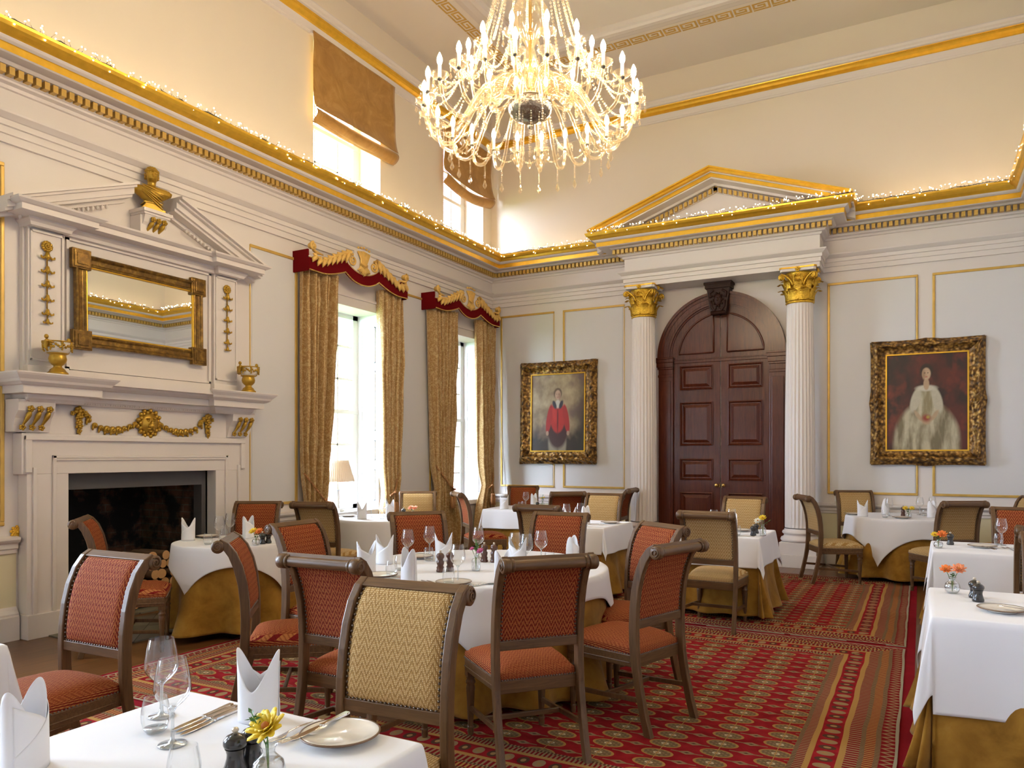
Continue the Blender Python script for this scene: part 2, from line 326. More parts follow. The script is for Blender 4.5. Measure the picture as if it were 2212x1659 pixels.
PETC=plain('flower_centre',(.45,.14,.02),.8)
# floor boards, hearth, brick
n=NT('oak_boards'); x,y,z=n.xyz(n.co('World')); bi=(x/.16).floor(); 
v=n.vec(x*7,y*.5+bi*3.7,bi*1.3); f=n.noise(v,4,5,.6,.6); gap=((x/.16).frac()-.5).abs().gt(.485)
tone=n.noise(n.vec(bi*7.3,(y/2.2+bi*.37).floor()*3.1,0),3,0)
c=n.mix((f*.9+tone*.6-.2).clamp(),(.045,.016,.005),(.21,.088,.028)); FLOOR=n.set(col=n.mix(gap,c,(.01,.005,.003)),rough=.28)
n=NT('hearth_stone'); x,y,z=n.xyz(n.co('World')); u=(x+y)*.707/.30; w=(x-y)*.707/.30
ck=((u.floor()+w.floor())/2).frac().gt(.25); f=n.noise(n.co('World'),9,4)
g=(((u.frac()-.5).abs().max((w.frac()-.5).abs())).gt(.485))
c=n.mix(ck,(.19,.18,.14),(.115,.11,.09)); c=n.mix(f*.5,c,(.30,.28,.22)); HEARTH=n.set(col=n.mix(g,c,(.05,.045,.04)),rough=.5)
n=NT('sooty_brick'); x,y,z=n.xyz(n.co('World')); s_=x+y; row=(z/.075).floor(); s2=s_/.22+row*.5
mort=((z/.075).frac().lt(.14)).max(s2.frac().lt(.05)); f=n.noise(n.co('World'),3.2,5,.65); r=n.noise(n.vec(s2.floor(),row,0),8,0)
bc=n.mix(r,(.10,.038,.022),(.22,.10,.06)); c=n.mix(mort,bc,(.16,.13,.10))
soot=((f-.50)*6+(y-4.95)*1.3).clamp(); SOOTY=n.set(col=n.mix(soot,(.008,.007,.007),c),rough=.85); n.bump(mort*-1+f,.5,.008)
n=NT('red_brick'); x,y,z=n.xyz(n.co('World')); s_=x+y; row=(z/.085).floor(); s2=s_/.24+row*.5
mort=((z/.085).frac().lt(.14)).max(s2.frac().lt(.05)); r=n.noise(n.vec(s2.floor(),row,0),8,0)
BRICK=n.set(col=n.mix(mort,n.mix(r,(.12,.055,.045),(.20,.10,.08)),(.2,.19,.18)),rough=.9)
n=NT('log_end'); x,y,z=n.xyz(n.co()); rr=(y*y+z*z).sqrt(); LOGEND=n.set(col=n.mix(((rr*900).sin()*.5+.5)*.5+n.noise(n.co(),40,3)*.4,(.72,.42,.18),(.46,.22,.08)),rough=.8)
BARK=plain('log_bark',(.13,.075,.04),.9,(30,.8,.01),.5,12)
FOLI=plain('tree_foliage',(.05,.10,.03),.7,var=.5,vs=6); TRUNK=plain('tree_bark',(.12,.08,.05),.9)
n=NT('garden_lawn'); GRASS=n.set(col=n.mix(n.noise(n.co('World'),4,4),(.07,.15,.03),(.16,.27,.07)),rough=.9)
n=NT('pleated_shade'); x,y,z=n.xyz(n.co()); SHADE=n.set(col=(.80,.66,.52),rough=.8,sss=.0,emit=(1,.7,.42),es=.12)
MIRROR=plain('mirror_glass',(.86,.86,.83),.012,metal=1.0)
# Turkoman carpet: rows of round medallions, crosses between them, banded border
def rug_mat(name,a,b):
    n=NT(name); x,y,z=n.xyz(n.co()); ax=x.abs(); ay=y.abs()
    wob=(n.noise(n.co(),2.2,1)-.5)*.028
    ex=a-ax; ey=b-ay; e=ex.min(ey)+wob; side=ex.lt(ey)
    al=side*y+(1-side)*x+wob
    R=(.27,.015,.016); R2=(.17,.009,.011); T=(.26,.17,.085); G=(.33,.19,.055); K=(.075,.035,.02); C=(.50,.42,.26)
    nz=n.noise(n.co(),9,3)
    base=n.mix(((nz-.35)*2.0).clamp(),(.19,.008,.011),(.34,.019,.024))
    # field
    px,py=.262,.134
    def medal(cx,cy,rx,ry):
        u=((x-cx)/px); v=((y-cy)/py); du=(u-(u+.5).floor())*px; dv=(v-(v+.5).floor())*py
        return ((du/rx)*(du/rx)+(dv/ry)*(dv/ry)).sqrt(),du,dv
    r1,du,dv=medal(0,0,.082,.050)
    spk=(((du*160).sin()*(dv*210).sin())*.5+.5)
    fld=n.mix(r1.lt(1.0),base,n.mix((r1.gt(.84)),n.mix(spk.gt(.25),T,(.15,.10,.05)),G))
    fld=n.mix(r1.lt(.26),fld,n.mix(r1.lt(.13),C,n.mix(spk.gt(.5),G,R2)))
    r2,du2,dv2=medal(px/2,py/2,.052,.026)
    cr=(du2.abs()/.050+dv2.abs()/.024); arm=(dv2.abs().lt(.0045))*(du2.abs().lt(.082))
    fld=n.mix((cr.lt(1.0)).max(arm),fld,n.mix(cr.lt(.35),T,K))
    line=(du.abs()).lt(.0022); fld=n.mix(line,fld,G)
    linh=(dv2.abs()).lt(.0018); fld=n.mix(linh*.6,fld,K)
    # border bands
    def dots(p,t): return (al/p).frac().lt(t)
    zz=(al/.028).tri(1.0)
    c=n.mix((((e-.02)/.05-zz).abs()).lt(.22),R2,T)                 # zigzag
    def band(c,e0,e1,col): return n.mix((e.gt(e0))*(e.lt(e1)),c,col)
    c=band(c,0,.016,(.30,.27,.19))
    c=band(c,.080,.104,n.mix(dots(.020,.45),K,T))
    c=band(c,.104,.150,n.mix(dots(.026,.5),R2,G))
    c=band(c,.150,.172,n.mix(dots(.020,.45),K,T))
    c=band(c,.172,.232,n.mix(dots(.030,.42),R2,T))
    c=band(c,.232,.262,n.mix(dots(.012,.5),G,(.38,.20,.06)))
    q=al/.085; ov=(((q-(q+.5).floor())*.085/.030)*((q-(q+.5).floor())*.085/.030)+((e-.318)/.042)*((e-.318)/.042)).sqrt()
    alt=((q+.5)/2).frac().lt(.5)
    c=band(c,.262,.374,n.mix(ov.lt(1.0),base,n.mix(ov.lt(.45),n.mix(alt,K,T),n.mix(spk,T,G))))
    c=band(c,.374,.402,n.mix(dots(.012,.5),G,(.38,.20,.06)))
    c=band(c,.402,.446,n.mix(dots(.024,.5),R2,T))
    c=band(c,.446,.468,n.mix(dots(.020,.45),K,T))
    col=n.mix(e.lt(.468),fld,c); n.bump(n.noise(n.co(),220,2),.4,.003)
    return n.set(col=col,rough=.95,spec=.05)
REDTRIM=plain('red_felt',(.20,.008,.014),.95,(200,.4,.003),.2,8,spec=.05)

# ---------------------------------------------------------------- mesh builder
class MB:
    def __init__(s): s.v=[]; s.f=[]; s.m=[]; s.s=[]
    def add(s,vs,fs,mi=0,sm=False):
        o=len(s.v); s.v+= [tuple(p) for p in vs]
        for i,f in enumerate(fs):
            s.f.append([o+j for j in f]); s.m.append(mi[i] if isinstance(mi,list) else mi); s.s.append(sm)
        return s
    def box(s,x0,x1,y0,y1,z0,z1,mi=0):
        if x0>x1: x0,x1=x1,x0
        if y0>y1: y0,y1=y1,y0
        if z0>z1: z0,z1=z1,z0
        vs=[(x,y,z) for z in (z0,z1) for y in (y0,y1) for x in (x0,x1)]
        return s.add(vs,[(0,2,3,1),(4,5,7,6),(0,1,5,4),(2,6,7,3),(0,4,6,2),(1,3,7,5)],mi)
    def beam(s,p,q,w,h,up=(0,0,1),mi=0):
        p=Vector(p); q=Vector(q); d=(q-p).normalized(); r=d.cross(Vector(up)); r=r.normalized() if r.length>1e-6 else Vector((1,0,0)); u=r.cross(d)
        vs=[c+r*(a*w/2)+u*(b*h/2) for c in (p,q) for a,b in ((-1,-1),(1,-1),(1,1),(-1,1))]
        return s.add(vs,[(3,2,1,0),(4,5,6,7),(0,1,5,4),(1,2,6,5),(2,3,7,6),(3,0,4,7)],mi)
    def prism(s,pts,a0,a1,axis='x',mi=0,sm=False):
        # pts: 2D outline; axis x -> (y,z), y -> (x,z), z -> (x,y)
        def P(p,a): return {'x':(a,p[0],p[1]),'y':(p[0],a,p[1]),'z':(p[0],p[1],a)}[axis]
        n=len(pts); vs=[P(p,a0) for p in pts]+[P(p,a1) for p in pts]
        fs=[tuple(range(n))[::-1],tuple(range(n,2*n))]
        s.add(vs,fs,mi,False); o=len(s.v)-2*n
        for i in range(n):
            j=(i+1)%n; s.f.append([o+i,o+j,o+n+j,o+n+i]); s.m.append(mi); s.s.append(sm)
        return s
    def lathe(s,prof,seg=20,c=(0,0,0),axis='z',mi=0,sm=True,sx=1,sy=1,flute=None,cap=False):
        vs=[]; 
        for k,(r,z) in enumerate(prof):
            for i in range(seg):
                a=2*PI*i/seg; rr=r*(1 if not flute else flute(a,z))
                x,y=rr*cos(a)*sx,rr*sin(a)*sy
                vs.append({'z':(c[0]+x,c[1]+y,c[2]+z),'x':(c[0]+z,c[1]+x,c[2]+y),'y':(c[0]+x,c[1]+z,c[2]+y)}[axis])
        fs=[]
        for k in range(len(prof)-1):
            for i in range(seg):
                j=(i+1)%seg; fs.append((k*seg+i,k*seg+j,(k+1)*seg+j,(k+1)*seg+i))
        s.add(vs,fs,mi,sm)
        if cap:
            o=len(s.v)-len(vs)
            for st in (0,(len(prof)-1)*seg): s.f.append([o+st+i for i in range(seg)]); s.m.append(mi); s.s.append(False)
        return s
    def tube(s,pts,r,seg=8,mi=0,cap=True,sm=True,closed=False):
        P=[Vector(p) for p in pts]; n=len(P); vs=[]; up=Vector((0,0,1)); last=None
        for i in range(n):
            a=P[(i-1)%n] if (closed or i>0) else P[i]; b=P[(i+1)%n] if (closed or i<n-1) else P[i]
            t=(b-a).normalized() if (b-a).length>1e-9 else Vector((0,0,1))
            if last is None:
                r0=t.cross(up) if abs(t.z)<.95 else t.cross(Vector((1,0,0)))
            else: r0=last-t*last.dot(t)
            r0.normalize(); last=r0; u0=t.cross(r0); rr=r[i] if isinstance(r,(list,tuple)) else r
            for k in range(seg): w=2*PI*k/seg; vs.append(P[i]+r0*(rr*cos(w))+u0*(rr*sin(w)))
        fs=[]
        for i in range(n if closed else n-1):
            for k in range(seg):
                l=(k+1)%seg; i2=(i+1)%n; fs.append((i*seg+k,i*seg+l,i2*seg+l,i2*seg+k))
        s.add(vs,fs,mi,sm)
        if cap and not closed:
            o=len(s.v)-len(vs)
            for st in (0,(n-1)*seg): s.f.append([o+st+k for k in range(seg)]); s.m.append(mi); s.s.append(sm)
        return s
    def ball(s,c,r,seg=10,rings=6,mi=0,sm=True,rot=None):
        if not isinstance(r,(tuple,list)): r=(r,r,r)
        vs=[]; 
        for k in range(rings+1):
            t=PI*k/rings
            for i in range(seg):
                a=2*PI*i/seg; p=Vector((r[0]*sin(t)*cos(a),r[1]*sin(t)*sin(a),r[2]*cos(t)))
                if rot is not None: p=rot@p
                vs.append((c[0]+p.x,c[1]+p.y,c[2]+p.z))
        fs=[(k*seg+i,(k+1)*seg+i,(k+1)*seg+(i+1)%seg,k*seg+(i+1)%seg) for k in range(rings) for i in range(seg)]
        return s.add(vs,fs,mi,sm)
    def grid(s,fn,nu,nv,mi=0,sm=True,closed=False):
        vs=[fn(i/nu,j/nv) for j in range(nv+1) for i in range(nu+(0 if closed else 1))]; w=nu if closed else nu+1
        fs=[(j*w+i,j*w+(i+1)%w,(j+1)*w+(i+1)%w,(j+1)*w+i) for j in range(nv) for i in range(nu)]
        return s.add(vs,fs,mi,sm)
    def sweep(s,prof,path,closed=False,sm=False):
        # prof: (offset to the left of the path, z, material of the strip that follows)
        n=len(path); M=[]
        for i in range(n):
            def nr(a,b):
                d=Vector((b[0]-a[0],b[1]-a[1])).normalized(); return Vector((-d.y,d.x))
            p=path[i]; n1=nr(path[i-1],p) if (closed or i>0) else None; n2=nr(p,path[(i+1)%n]) if (closed or i<n-1) else None
            if n1 is None: m=n2
            elif n2 is None: m=n1
            else: m=(n1+n2)/(1+n1.dot(n2))
            M.append(m)
        k=len(prof); vs=[(path[i][0]+M[i].x*o[0],path[i][1]+M[i].y*o[0],o[1]) for i in range(n) for o in prof]
        fs=[];ms=[]
        for i in range(n if closed else n-1):
            j=(i+1)%n
            for q in range(k-1): fs.append((i*k+q,j*k+q,j*k+q+1,i*k+q+1)); ms.append(prof[q][2] if len(prof[q])>2 else 0)
        return s.add(vs,fs,ms,sm)
    def build(s,name,mats,parent=None,loc=None,rz=0,bevel=0,solid=0,subd=0,smooth_angle=None):
        me=bpy.data.meshes.new(name); me.from_pydata(s.v,[],s.f); 
        for m in (mats if isinstance(mats,(list,tuple)) else [mats]): me.materials.append(m)
        me.polygons.foreach_set('material_index',s.m); me.polygons.foreach_set('use_smooth',s.s); me.update()
        o=bpy.data.objects.new(name,me); COL.objects.link(o)
        if loc: o.location=loc
        o.rotation_euler.z=rz
        if parent: o.parent=parent
        if solid: q=o.modifiers.new('s','SOLIDIFY'); q.thickness=solid; q.offset=0
        if bevel: q=o.modifiers.new('b','BEVEL'); q.width=bevel; q.segments=2; q.limit_method='ANGLE'; q.angle_limit=.7
        if subd: q=o.modifiers.new('d','SUBSURF'); q.levels=q.render_levels=subd
        return o
def tag(o,label=None,cat=None,group=None,kind=None):
    if label: o['label']=label
    if cat: o['category']=cat
    if group: o['group']=group
    if kind: o['kind']=kind
    return o
def thing(name,label,cat,loc=(0,0,0),rz=0,group=None,kind=None):
    o=bpy.data.objects.new(name,None); COL.objects.link(o); o.location=loc; o.rotation_euler.z=rz; o.empty_display_size=.1
    return tag(o,label,cat,group,kind)
def struct(o): o['kind']='structure'; return o
KIDS={}
def kids(o): return [c for c in bpy.data.objects if c.parent==o]
def proto(root):
    KIDS[root.name]=[(c,[(g,[]) for g in kids(c)]) for c in kids(root)]
    return root
def dup(root,loc,rz=0,label=None,group=None,scale=None):
    r=root.copy(); COL.objects.link(r); r.location=loc; r.rotation_euler.z=rz
    if label: r['label']=label
    if group: r['group']=group
    if scale: r.scale=scale
    for c,gs in KIDS.get(root.name,[]):
        c2=c.copy(); COL.objects.link(c2); c2.parent=r
        for g,_ in gs: g2=g.copy(); COL.objects.link(g2); g2.parent=c2
    return r
class Once:
    """first use moves the prototype itself, later uses copy it"""
    def __init__(s,root): s.r=proto(root); s.used=False
    def put(s,loc,rz,label,group=None,scale=None):
        if not s.used:
            s.used=True; o=s.r; o.location=loc; o.rotation_euler.z=rz; o['label']=label
            if group: o['group']=group
            if scale: o.scale=scale
            s.src=None; return o
        return dup(s.r,loc,rz,label,group,scale)
# ---------------------------------------------------------------- room shell
def wall(name,axis,c,a0,a1,z0,z1,holes,mat,inward):
    """wall in plane axis=c from a0..a1, .45 thick away from the room; holes=(a0,a1,z0,z1)"""
    mb=MB(); As=sorted({a0,a1,*[h[0] for h in holes],*[h[1] for h in holes]}); Zs=sorted({z0,z1,*[h[2] for h in holes],*[h[3] for h in holes]})
    for i in range(len(As)-1):
        for j in range(len(Zs)-1):
            am,zm=(As[i]+As[i+1])/2,(Zs[j]+Zs[j+1])/2
            if any(h[0]<am<h[1] and h[2]<zm<h[3] for h in holes): continue
            o=c-inward*.45
            if axis=='x': mb.box(c,o,As[i],As[i+1],Zs[j],Zs[j+1])
            else: mb.box(As[i],As[i+1],c,o,Zs[j],Zs[j+1])
    return struct(mb.build(name,mat))
WIN=[(6.88,8.17),(9.72,10.92),(.95,2.25),(-1.75,-.45)]
FP=(3.79,5.31,0,1.345)
holes=[FP]+[(a,b,.76,3.42) for a,b in WIN]
wall('wall_left','x',XL,YF-.45,YB+.45,-.02,4.70,holes,W_,1)
wall('wall_left_upper','x',XL,YF-.45,YB+.45,4.70,ZC,[(a,b,4.86,6.60) for a,b in WIN],W_up,1)
wall('wall_back','y',YB,XL,XR,-.02,4.70,[],W_,-1); wall('wall_back_upper','y',YB,XL,XR,4.70,ZC,[],W_up,-1)
wall('wall_right','x',XR,YF-.45,YB+.45,-.02,4.70,[],W_,-1); wall('wall_right_upper','x',XR,YF-.45,YB+.45,4.70,ZC,[],W_up,-1)
wall('wall_front','y',YF,XL,XR,-.02,4.70,[],W_,1); wall('wall_front_upper','y',YF,XL,XR,4.70,ZC,[],W_up,1)
struct(MB().box(XL-.45,XR+.45,YF-.45,YB+.45,-.12,0).build('floor',FLOOR))
struct(MB().box(XL-.45,XR+.45,YF-.45,YB+.45,ZC,ZC+.12).build('ceiling',W_ceil))
ROOM=[(XL,YF),(XR,YF),(XR,YB),(XL,YB)]
BX0,BX1,BD=-3.89,-1.21,.42
# dado colour band under the chair rail, on each wall between the floor and the rail (a thin skin of panelling)
def dado(name,x0,x1,y0,y1): struct(MB().box(x0,x1,y0,y1,.2,.72).build(name,W_dado))
segs=[(YF,-1.75-.05),(-.40,.9),(2.3,3.45),(5.69,6.83),(8.22,9.67),(10.97,YB)]
for i,(a,b) in enumerate(segs): dado('trim_%d'%(i+1),XL,XL+.012,a,b)
for i,(a,b) in enumerate(((XL+.012,-3.56),(-1.60,XR))): dado('trim_%d'%(i+7),a,b,YB-.012,YB)
# chair rail and skirting in runs
def run(name,prof,path,mats): return struct(MB().sweep(prof,path).build(name,mats))
RAIL=[(.012,.70),(.03,.705),(.03,.735),(.045,.745),(.045,.78),(.075,.80),(.085,.815),(.085,.835),(0,.845)]
SKIRT=[(.0,.27),(.02,.265),(.03,.245),(.055,.215),(.055,.20),(.065,.19),(.065,0)][::-1]
k=9
def left_run(y1,y0): return [(XL,y1),(XL,y0)]
for a,b in ((5.69,6.80),(8.25,9.64)):
    run('trim_%d'%k,RAIL,left_run(b,a),W_); k+=1
    run('baseboard_left_%d'%k,SKIRT,left_run(b,a),W_)
run('trim_%d'%k,RAIL,[(XL,3.45),(XL,YF),(XR,YF),(XR,YB),(-1.60,YB)],W_); k+=1
run('baseboard_right',SKIRT,[(XL,3.45),(XL,YF),(XR,YF),(XR,YB),(-1.60,YB)],W_)
run('trim_%d'%k,RAIL,[(-3.56,YB),(XL,YB),(XL,11.0)],W_); k+=1
run('baseboard_back',SKIRT,[(-3.56,YB),(XL,YB),(XL,11.0)],W_)
# entablature: architrave, frieze, dentils, gilded cornice; breaks forward over the columns
ENT=[(0,4.02,0),(.03,4.02,0),(.03,4.085,0),(.045,4.09,0),(.045,4.145,0),(.062,4.15,0),(.062,4.195,0),(.075,4.20,0),(.115,4.235,0),(.12,4.25,0),(.03,4.262,0),(.03,4.445,0),(.05,4.45,0),(.06,4.475,0),(.10,4.485,0),(.105,4.50,0),(.125,4.505,0),(.125,4.572,0),(.185,4.578,0),(.21,4.60,0),(.34,4.592,0),(.355,4.60,1),(.355,4.658,1),(.36,4.662,0),(.385,4.675,0),(.40,4.69,0),(.402,4.694,1),(.415,4.70,1),(.44,4.725,1),(.47,4.74,1),(.485,4.765,1),(.49,4.785,1),(0,4.80,0)]
path=[(XL,YF),(XR,YF),(XR,YB),(BX1,YB),(BX1,YB-BD),(BX0,YB-BD),(BX0,YB),(XL,YB)]
mb=MB().sweep(ENT,path,closed=True); mb.box(BX0,BX1,YB-BD,YB,4.021,4.06)
mb.box(BX0+.01,BX1-.01,YB-BD,YB,4.70,4.79)
ent=struct(mb.build('trim_%d'%k,[W_,GOLD])); k+=1
# dentils
mb=MB()
def dent(p,q,ins0=.19,ins1=.19):
    p=Vector(p); q=Vector(q); d=(q-p).normalized(); nrm=Vector((-d.y,d.x)); L=(q-p).length; t=ins0
    while t<L-ins1:
        c=p+d*t+nrm*.157; e=d*.021
        a=[c-e-nrm*.036,c+e-nrm*.036,c+e+nrm*.036,c-e+nrm*.036]
        mb.add([(v.x,v.y,z) for z in (4.508,4.568) for v in a],[(3,2,1,0),(4,5,6,7),(0,1,5,4),(1,2,6,5),(2,3,7,6),(3,0,4,7)])
        t+=.068
dent((XR,YF),(XR,YB)); dent((XR,YB),(BX1,YB),.19,-.1); dent((BX1,YB-BD),(BX0,YB-BD),-.17,-.17); dent((BX0,YB),(XL,YB),-.1,.19); dent((XL,YB),(XL,YF))
struct(mb.build('trim_%d'%k,GOLDP)); k+=1
# pediment on the breakfront
cx=(BX0+BX1)/2; PO=.5
def rake(o0,o1,zb,zt,mi,mb,x0=BX0-.46,x1=BX1+.46,zE=4.79,zP=5.42):
    # raking band between heights zb..zt measured at right angles, projecting from wall+o0 to wall+o1
    for sgn,xe in ((-1,x0),(1,x1)):
        y0,y1=YB-BD-o1,YB-o0
        sl=(zP-zE)/abs(cx-xe)
        pts=[(xe,zE+zb),(cx,zP+zb),(cx,zP+zt),(xe,zE+zt)]
        mb.prism(pts,y0,y1,'y',mi)
mb=MB()
xi0,xi1=BX0+.02,BX1-.02
mb.prism([(xi0,4.78),(xi1,4.78),(cx,5.27)],YB-BD-.03,YB,'y',0)
rake(0,.06,-.20,-.12,0,mb); rake(0,.14,-.12,-.085,0,mb); rake(0,.33,-.085,-.065,0,mb)
rake(0,.355,-.065,-.015,1,mb); rake(0,.38,-.015,-.002,0,mb); rake(0,.44,-.002,.03,1,mb); rake(0,.475,.03,.05,1,mb)
# keep everything above the cornice top
ped=mb
struct(ped.build('trim_%d'%k,[W_,GOLD])); k+=1
mb=MB(); sl=(5.42-4.79)/(cx-(BX0-.46))
for sgn in (-1,1):
    for i in range(0,25):
        t=i*.070; x=cx+sgn*t; z=5.42-.165-t*sl
        if z<4.80: break
        mb.add([(x+a*.021,y,z+b*.030-a*sgn*sl*.021) for y in (YB-BD-.11,YB-BD-.02) for a,b in ((-1,-1),(1,-1),(1,1),(-1,1))],[(3,2,1,0),(4,5,6,7),(0,1,5,4),(1,2,6,5),(2,3,7,6),(3,0,4,7)])
struct(mb.build('trim_%d'%k,GOLDP)); k+=1
# ceiling cornice with gilded torus, Greek key band and moulded inner frame
CC=[(0,6.60,0),(.018,6.605,0),(.022,6.625,0),(.03,6.63,0),(.04,6.66,0),(.055,6.69,0),(.06,6.70,1),(.085,6.705,1),(.115,6.725,1),(.13,6.75,1),(.13,6.775,1),(.115,6.79,1),(.12,6.80,0),(.14,6.81,0),(.145,6.83,0),(.165,6.845,0),(.18,6.87,0),(.18,6.885,0),(.0,6.90,0)]
struct(MB().sweep(CC,ROOM,closed=True,sm=False).build('trim_%d'%k,[W_,GOLD])); k+=1
IN=[(1.24,7.352),(1.25,7.33),(1.29,7.325),(1.30,7.30),(1.36,7.285),(1.38,7.26),(1.46,7.255),(1.50,7.235),(1.56,7.24),(1.575,7.27),(1.60,7.285),(1.60,7.352)]
struct(MB().sweep(IN,ROOM,closed=True,sm=False).build('trim_%d'%k,W_)); k+=1
KO=.98; KW=.17; mb=MB()
def key(p,q):
    p=Vector(p); q=Vector(q); d=(q-p).normalized(); nr=Vector((-d.y,d.x)); L=(q-p).length; N=int(L/.235); P=L/N; u=KW/9.0
    def bar(s0,s1,t0,t1,o):
        a=[p+d*(o+s0*u)+nr*(t0*u),p+d*(o+s1*u)+nr*(t0*u),p+d*(o+s1*u)+nr*(t1*u),p+d*(o+s0*u)+nr*(t1*u)]
        mb.add([(v.x,v.y,z) for z in (7.345,7.3505) for v in a],[(3,2,1,0),(4,5,6,7),(0,1,5,4),(1,2,6,5),(2,3,7,6),(3,0,4,7)])
    W=P/u
    for i in range(N):
        o=i*P
        bar(0,W-1.2,0,1.15,o); bar(0,1.3,1.15,9,o); bar(1.3,W-1.2,7.85,9,o); bar(W-2.5,W-1.2,2.4,7.85,o); bar(3.0,W-2.5,2.4,3.6,o); bar(3.0,4.3,3.6,6.4,o); bar(4.3,W-4.4,5.3,6.4,o)
r=[(XL+KO,YF+KO),(XR-KO,YF+KO),(XR-KO,YB-KO),(XL+KO,YB-KO)]
for i in range(4): key(r[i],r[(i+1)%4])
struct(mb.build('trim_%d'%k,GOLDP)); k+=1
# gilded panel frames on the walls (each frame a trim), with the panel field inside
def frame_on(wallk,a0,a1,z0,z1,wa=.03,wb=.03,w=.032,d=.02):
    global k
    mb=MB(); fld=MB()
    def b(m,A0,A1,Z0,Z1,dd):
        if wallk=='L': m.box(XL,XL+dd,A0,A1,Z0,Z1)
        else: m.box(A0,A1,YB-dd,YB,Z0,Z1)
    b(mb,a0,a1,z0,z0+w,d); b(mb,a0,a1,z1-w,z1,d); b(mb,a0,a0+wa,z0+w,z1-w,d if wa>.02 else .008); b(mb,a1-wb,a1,z0+w,z1-w,d if wb>.02 else .008)
    b(fld,a0+w,a1-w,z0+w,z1-w,.006)
    o=struct(mb.build('trim_%d'%k,GOLDP,bevel=.006)); k+=1
    f=fld.build('panel_field',W_panel,parent=o)
frame_on('L',5.885,6.60,.93,3.83,.014,.036); frame_on('L',8.42,9.36,.93,3.83); frame_on('L',2.45,3.36,.93,3.86)
for a,b in ((-6.31,-5.30),(-5.14,-4.08),(-1.13,-.03),(.134,1.28)): frame_on('B',a,b,.97,3.87,.032,.014 if b<-1 else .022)

# ---------------------------------------------------------------- windows in the left wall
def sash(a,b,z0,z1,idx,nx,nz,detail=True):
    x=XL-.40; mb=MB(); fw=.06
    mb.box(x-.04,x+.03,a,a+fw,z0,z1); mb.box(x-.04,x+.03,b-fw-.07,b,z0,z1); mb.box(x-.04,x+.03,a,b,z0,z0+.07); mb.box(x-.04,x+.03,a,b,z1-fw,z1)
    zm=(z0+z1)/2; mb.box(x-.03,x+.04,a,b,zm-.025,zm+.025)
    for i in range(1,nx): y=a+(b-a)*i/nx; mb.box(x-.012,x+.018,y-.012,y+.012,z0,z1)
    for j in range(1,nz): z=z0+(z1-z0)*j/nz; mb.box(x-.012,x+.018,a,b,z-.012,z+.012)
    o=struct(mb.build('window_%d'%idx,W_win))
    MB().box(x-.004,x+.0,a+.02,b-.02,z0+.02,z1-.02).build('pane',PANE,parent=o)
    if detail and z0<2:
        st=MB(); st.box(XL-.36,XL+.05,a-.03,b+.03,z0-.055,z0+.012)
        st.build('sill',W_win,parent=o)
        ar=MB()   # architrave round the opening
        for A0,A1,Z0,Z1 in ((a-.13,a,z0-.05,z1+.15),(b,b+.13,z0-.05,z1+.15),(a-.13,b+.13,z1,z1+.15)):
            ar.box(XL,XL+.03,A0,A1,Z0,Z1)
        ar.box(XL+.03,XL+.05,a-.13,a-.10,z0,z1+.15); ar.box(XL+.03,XL+.05,b+.10,b+.13,z0,z1+.15); ar.box(XL+.03,XL+.055,a-.13,b+.13,z1+.115,z1+.15)
        ar.build('architrave',W_,parent=o)
        for sd,y in ((1,b),(-1,a)):   # panelled shutters folded into the reveals
            sh=MB(); y0=y-sd*.03
            sh.box(XL-.375,XL-.005,y,y0,z0+.012,z1)
            for (p,q) in ((z0+.12,z0+.55),(z0+.67,z0+.95),(z0+1.07,z0+1.9),(z0+2.0,z0+2.5)):
                for (A,B,C_,D_) in ((XL-.31,XL-.29,p,q),(XL-.08,XL-.06,p,q),(XL-.31,XL-.06,p,p+.02),(XL-.31,XL-.06,q-.02,q)):
                    sh.box(A,B,y0,y0-sd*.012,C_,D_)
            sh.build('shutter',W_win,parent=o,bevel=.003)
    return o
for i,(a,b) in enumerate(WIN): sash(a,b,.76,3.42,i+1,3,6)
for i,(a,b) in enumerate(WIN): sash(a,b,4.86,6.60,i+5,3,4)

# ---------------------------------------------------------------- garden outside the windows
struct(MB().box(-30,XL-.45,-12,26,-.9,-.8).build('ground',GRASS))
g=MB().box(-8.5,-8.2,9.25,14,-.8,9).build('brick_wall',BRICK); tag(g,'red brick wall of the next building wing seen through the first window','brick wall')
def tree(x,y,h,r,label,seed):
    t=thing('garden_tree',label,'tree',(x,y,-.8)); rnd=random.Random(seed)
    MB().tube([(0,0,0),(.05,.03,h*.35),(0,0,h*.7)],[.14,.11,.05],8).build('trunk',TRUNK,t)
    mb=MB()
    for i in range(1100):
        a=rnd.uniform(0,2*PI); u=rnd.uniform(-1,1); q=rnd.uniform(.55,1)
        c=Vector((r*q*math.sqrt(1-u*u)*cos(a),r*q*math.sqrt(1-u*u)*sin(a),h*.58+h*.42*q*u))
        s_=rnd.uniform(.07,.15); d1=Vector((rnd.uniform(-1,1),rnd.uniform(-1,1),rnd.uniform(-1,1))).normalized(); d2=d1.orthogonal().normalized()
        mb.add([c-d1*s_,c-d2*s_*.5,c+d1*s_,c+d2*s_*.5],[(0,1,2,3)])
    mb.build('crown',FOLI,t)
tree(-11.4,11.1,4.8,1.3,'leafy green tree in the garden beyond the first window',3)
tree(-12.6,7.6,2.6,.9,'low green bush outside the first window beside the brick wall',5)

# ---------------------------------------------------------------- chimneypiece
CY=4.57; cp=thing('chimneypiece','white carved chimneypiece with gilded ornament and broken pediment','fireplace',(XL,CY,0))
def bx(mb,o0,o1,y0,y1,z0,z1,mi=0): return mb.box(o0,o1,y0,y1,z0,z1,mi)
mb=MB()   # eared architrave surround (local: x = distance from wall, y about centre)
H=1.10; iw=.76
bx(mb,0,.13,-H,-iw,0,1.345); bx(mb,0,.13,iw,H,0,1.345); bx(mb,0,.13,-H-.04,H+.04,1.345,1.68)

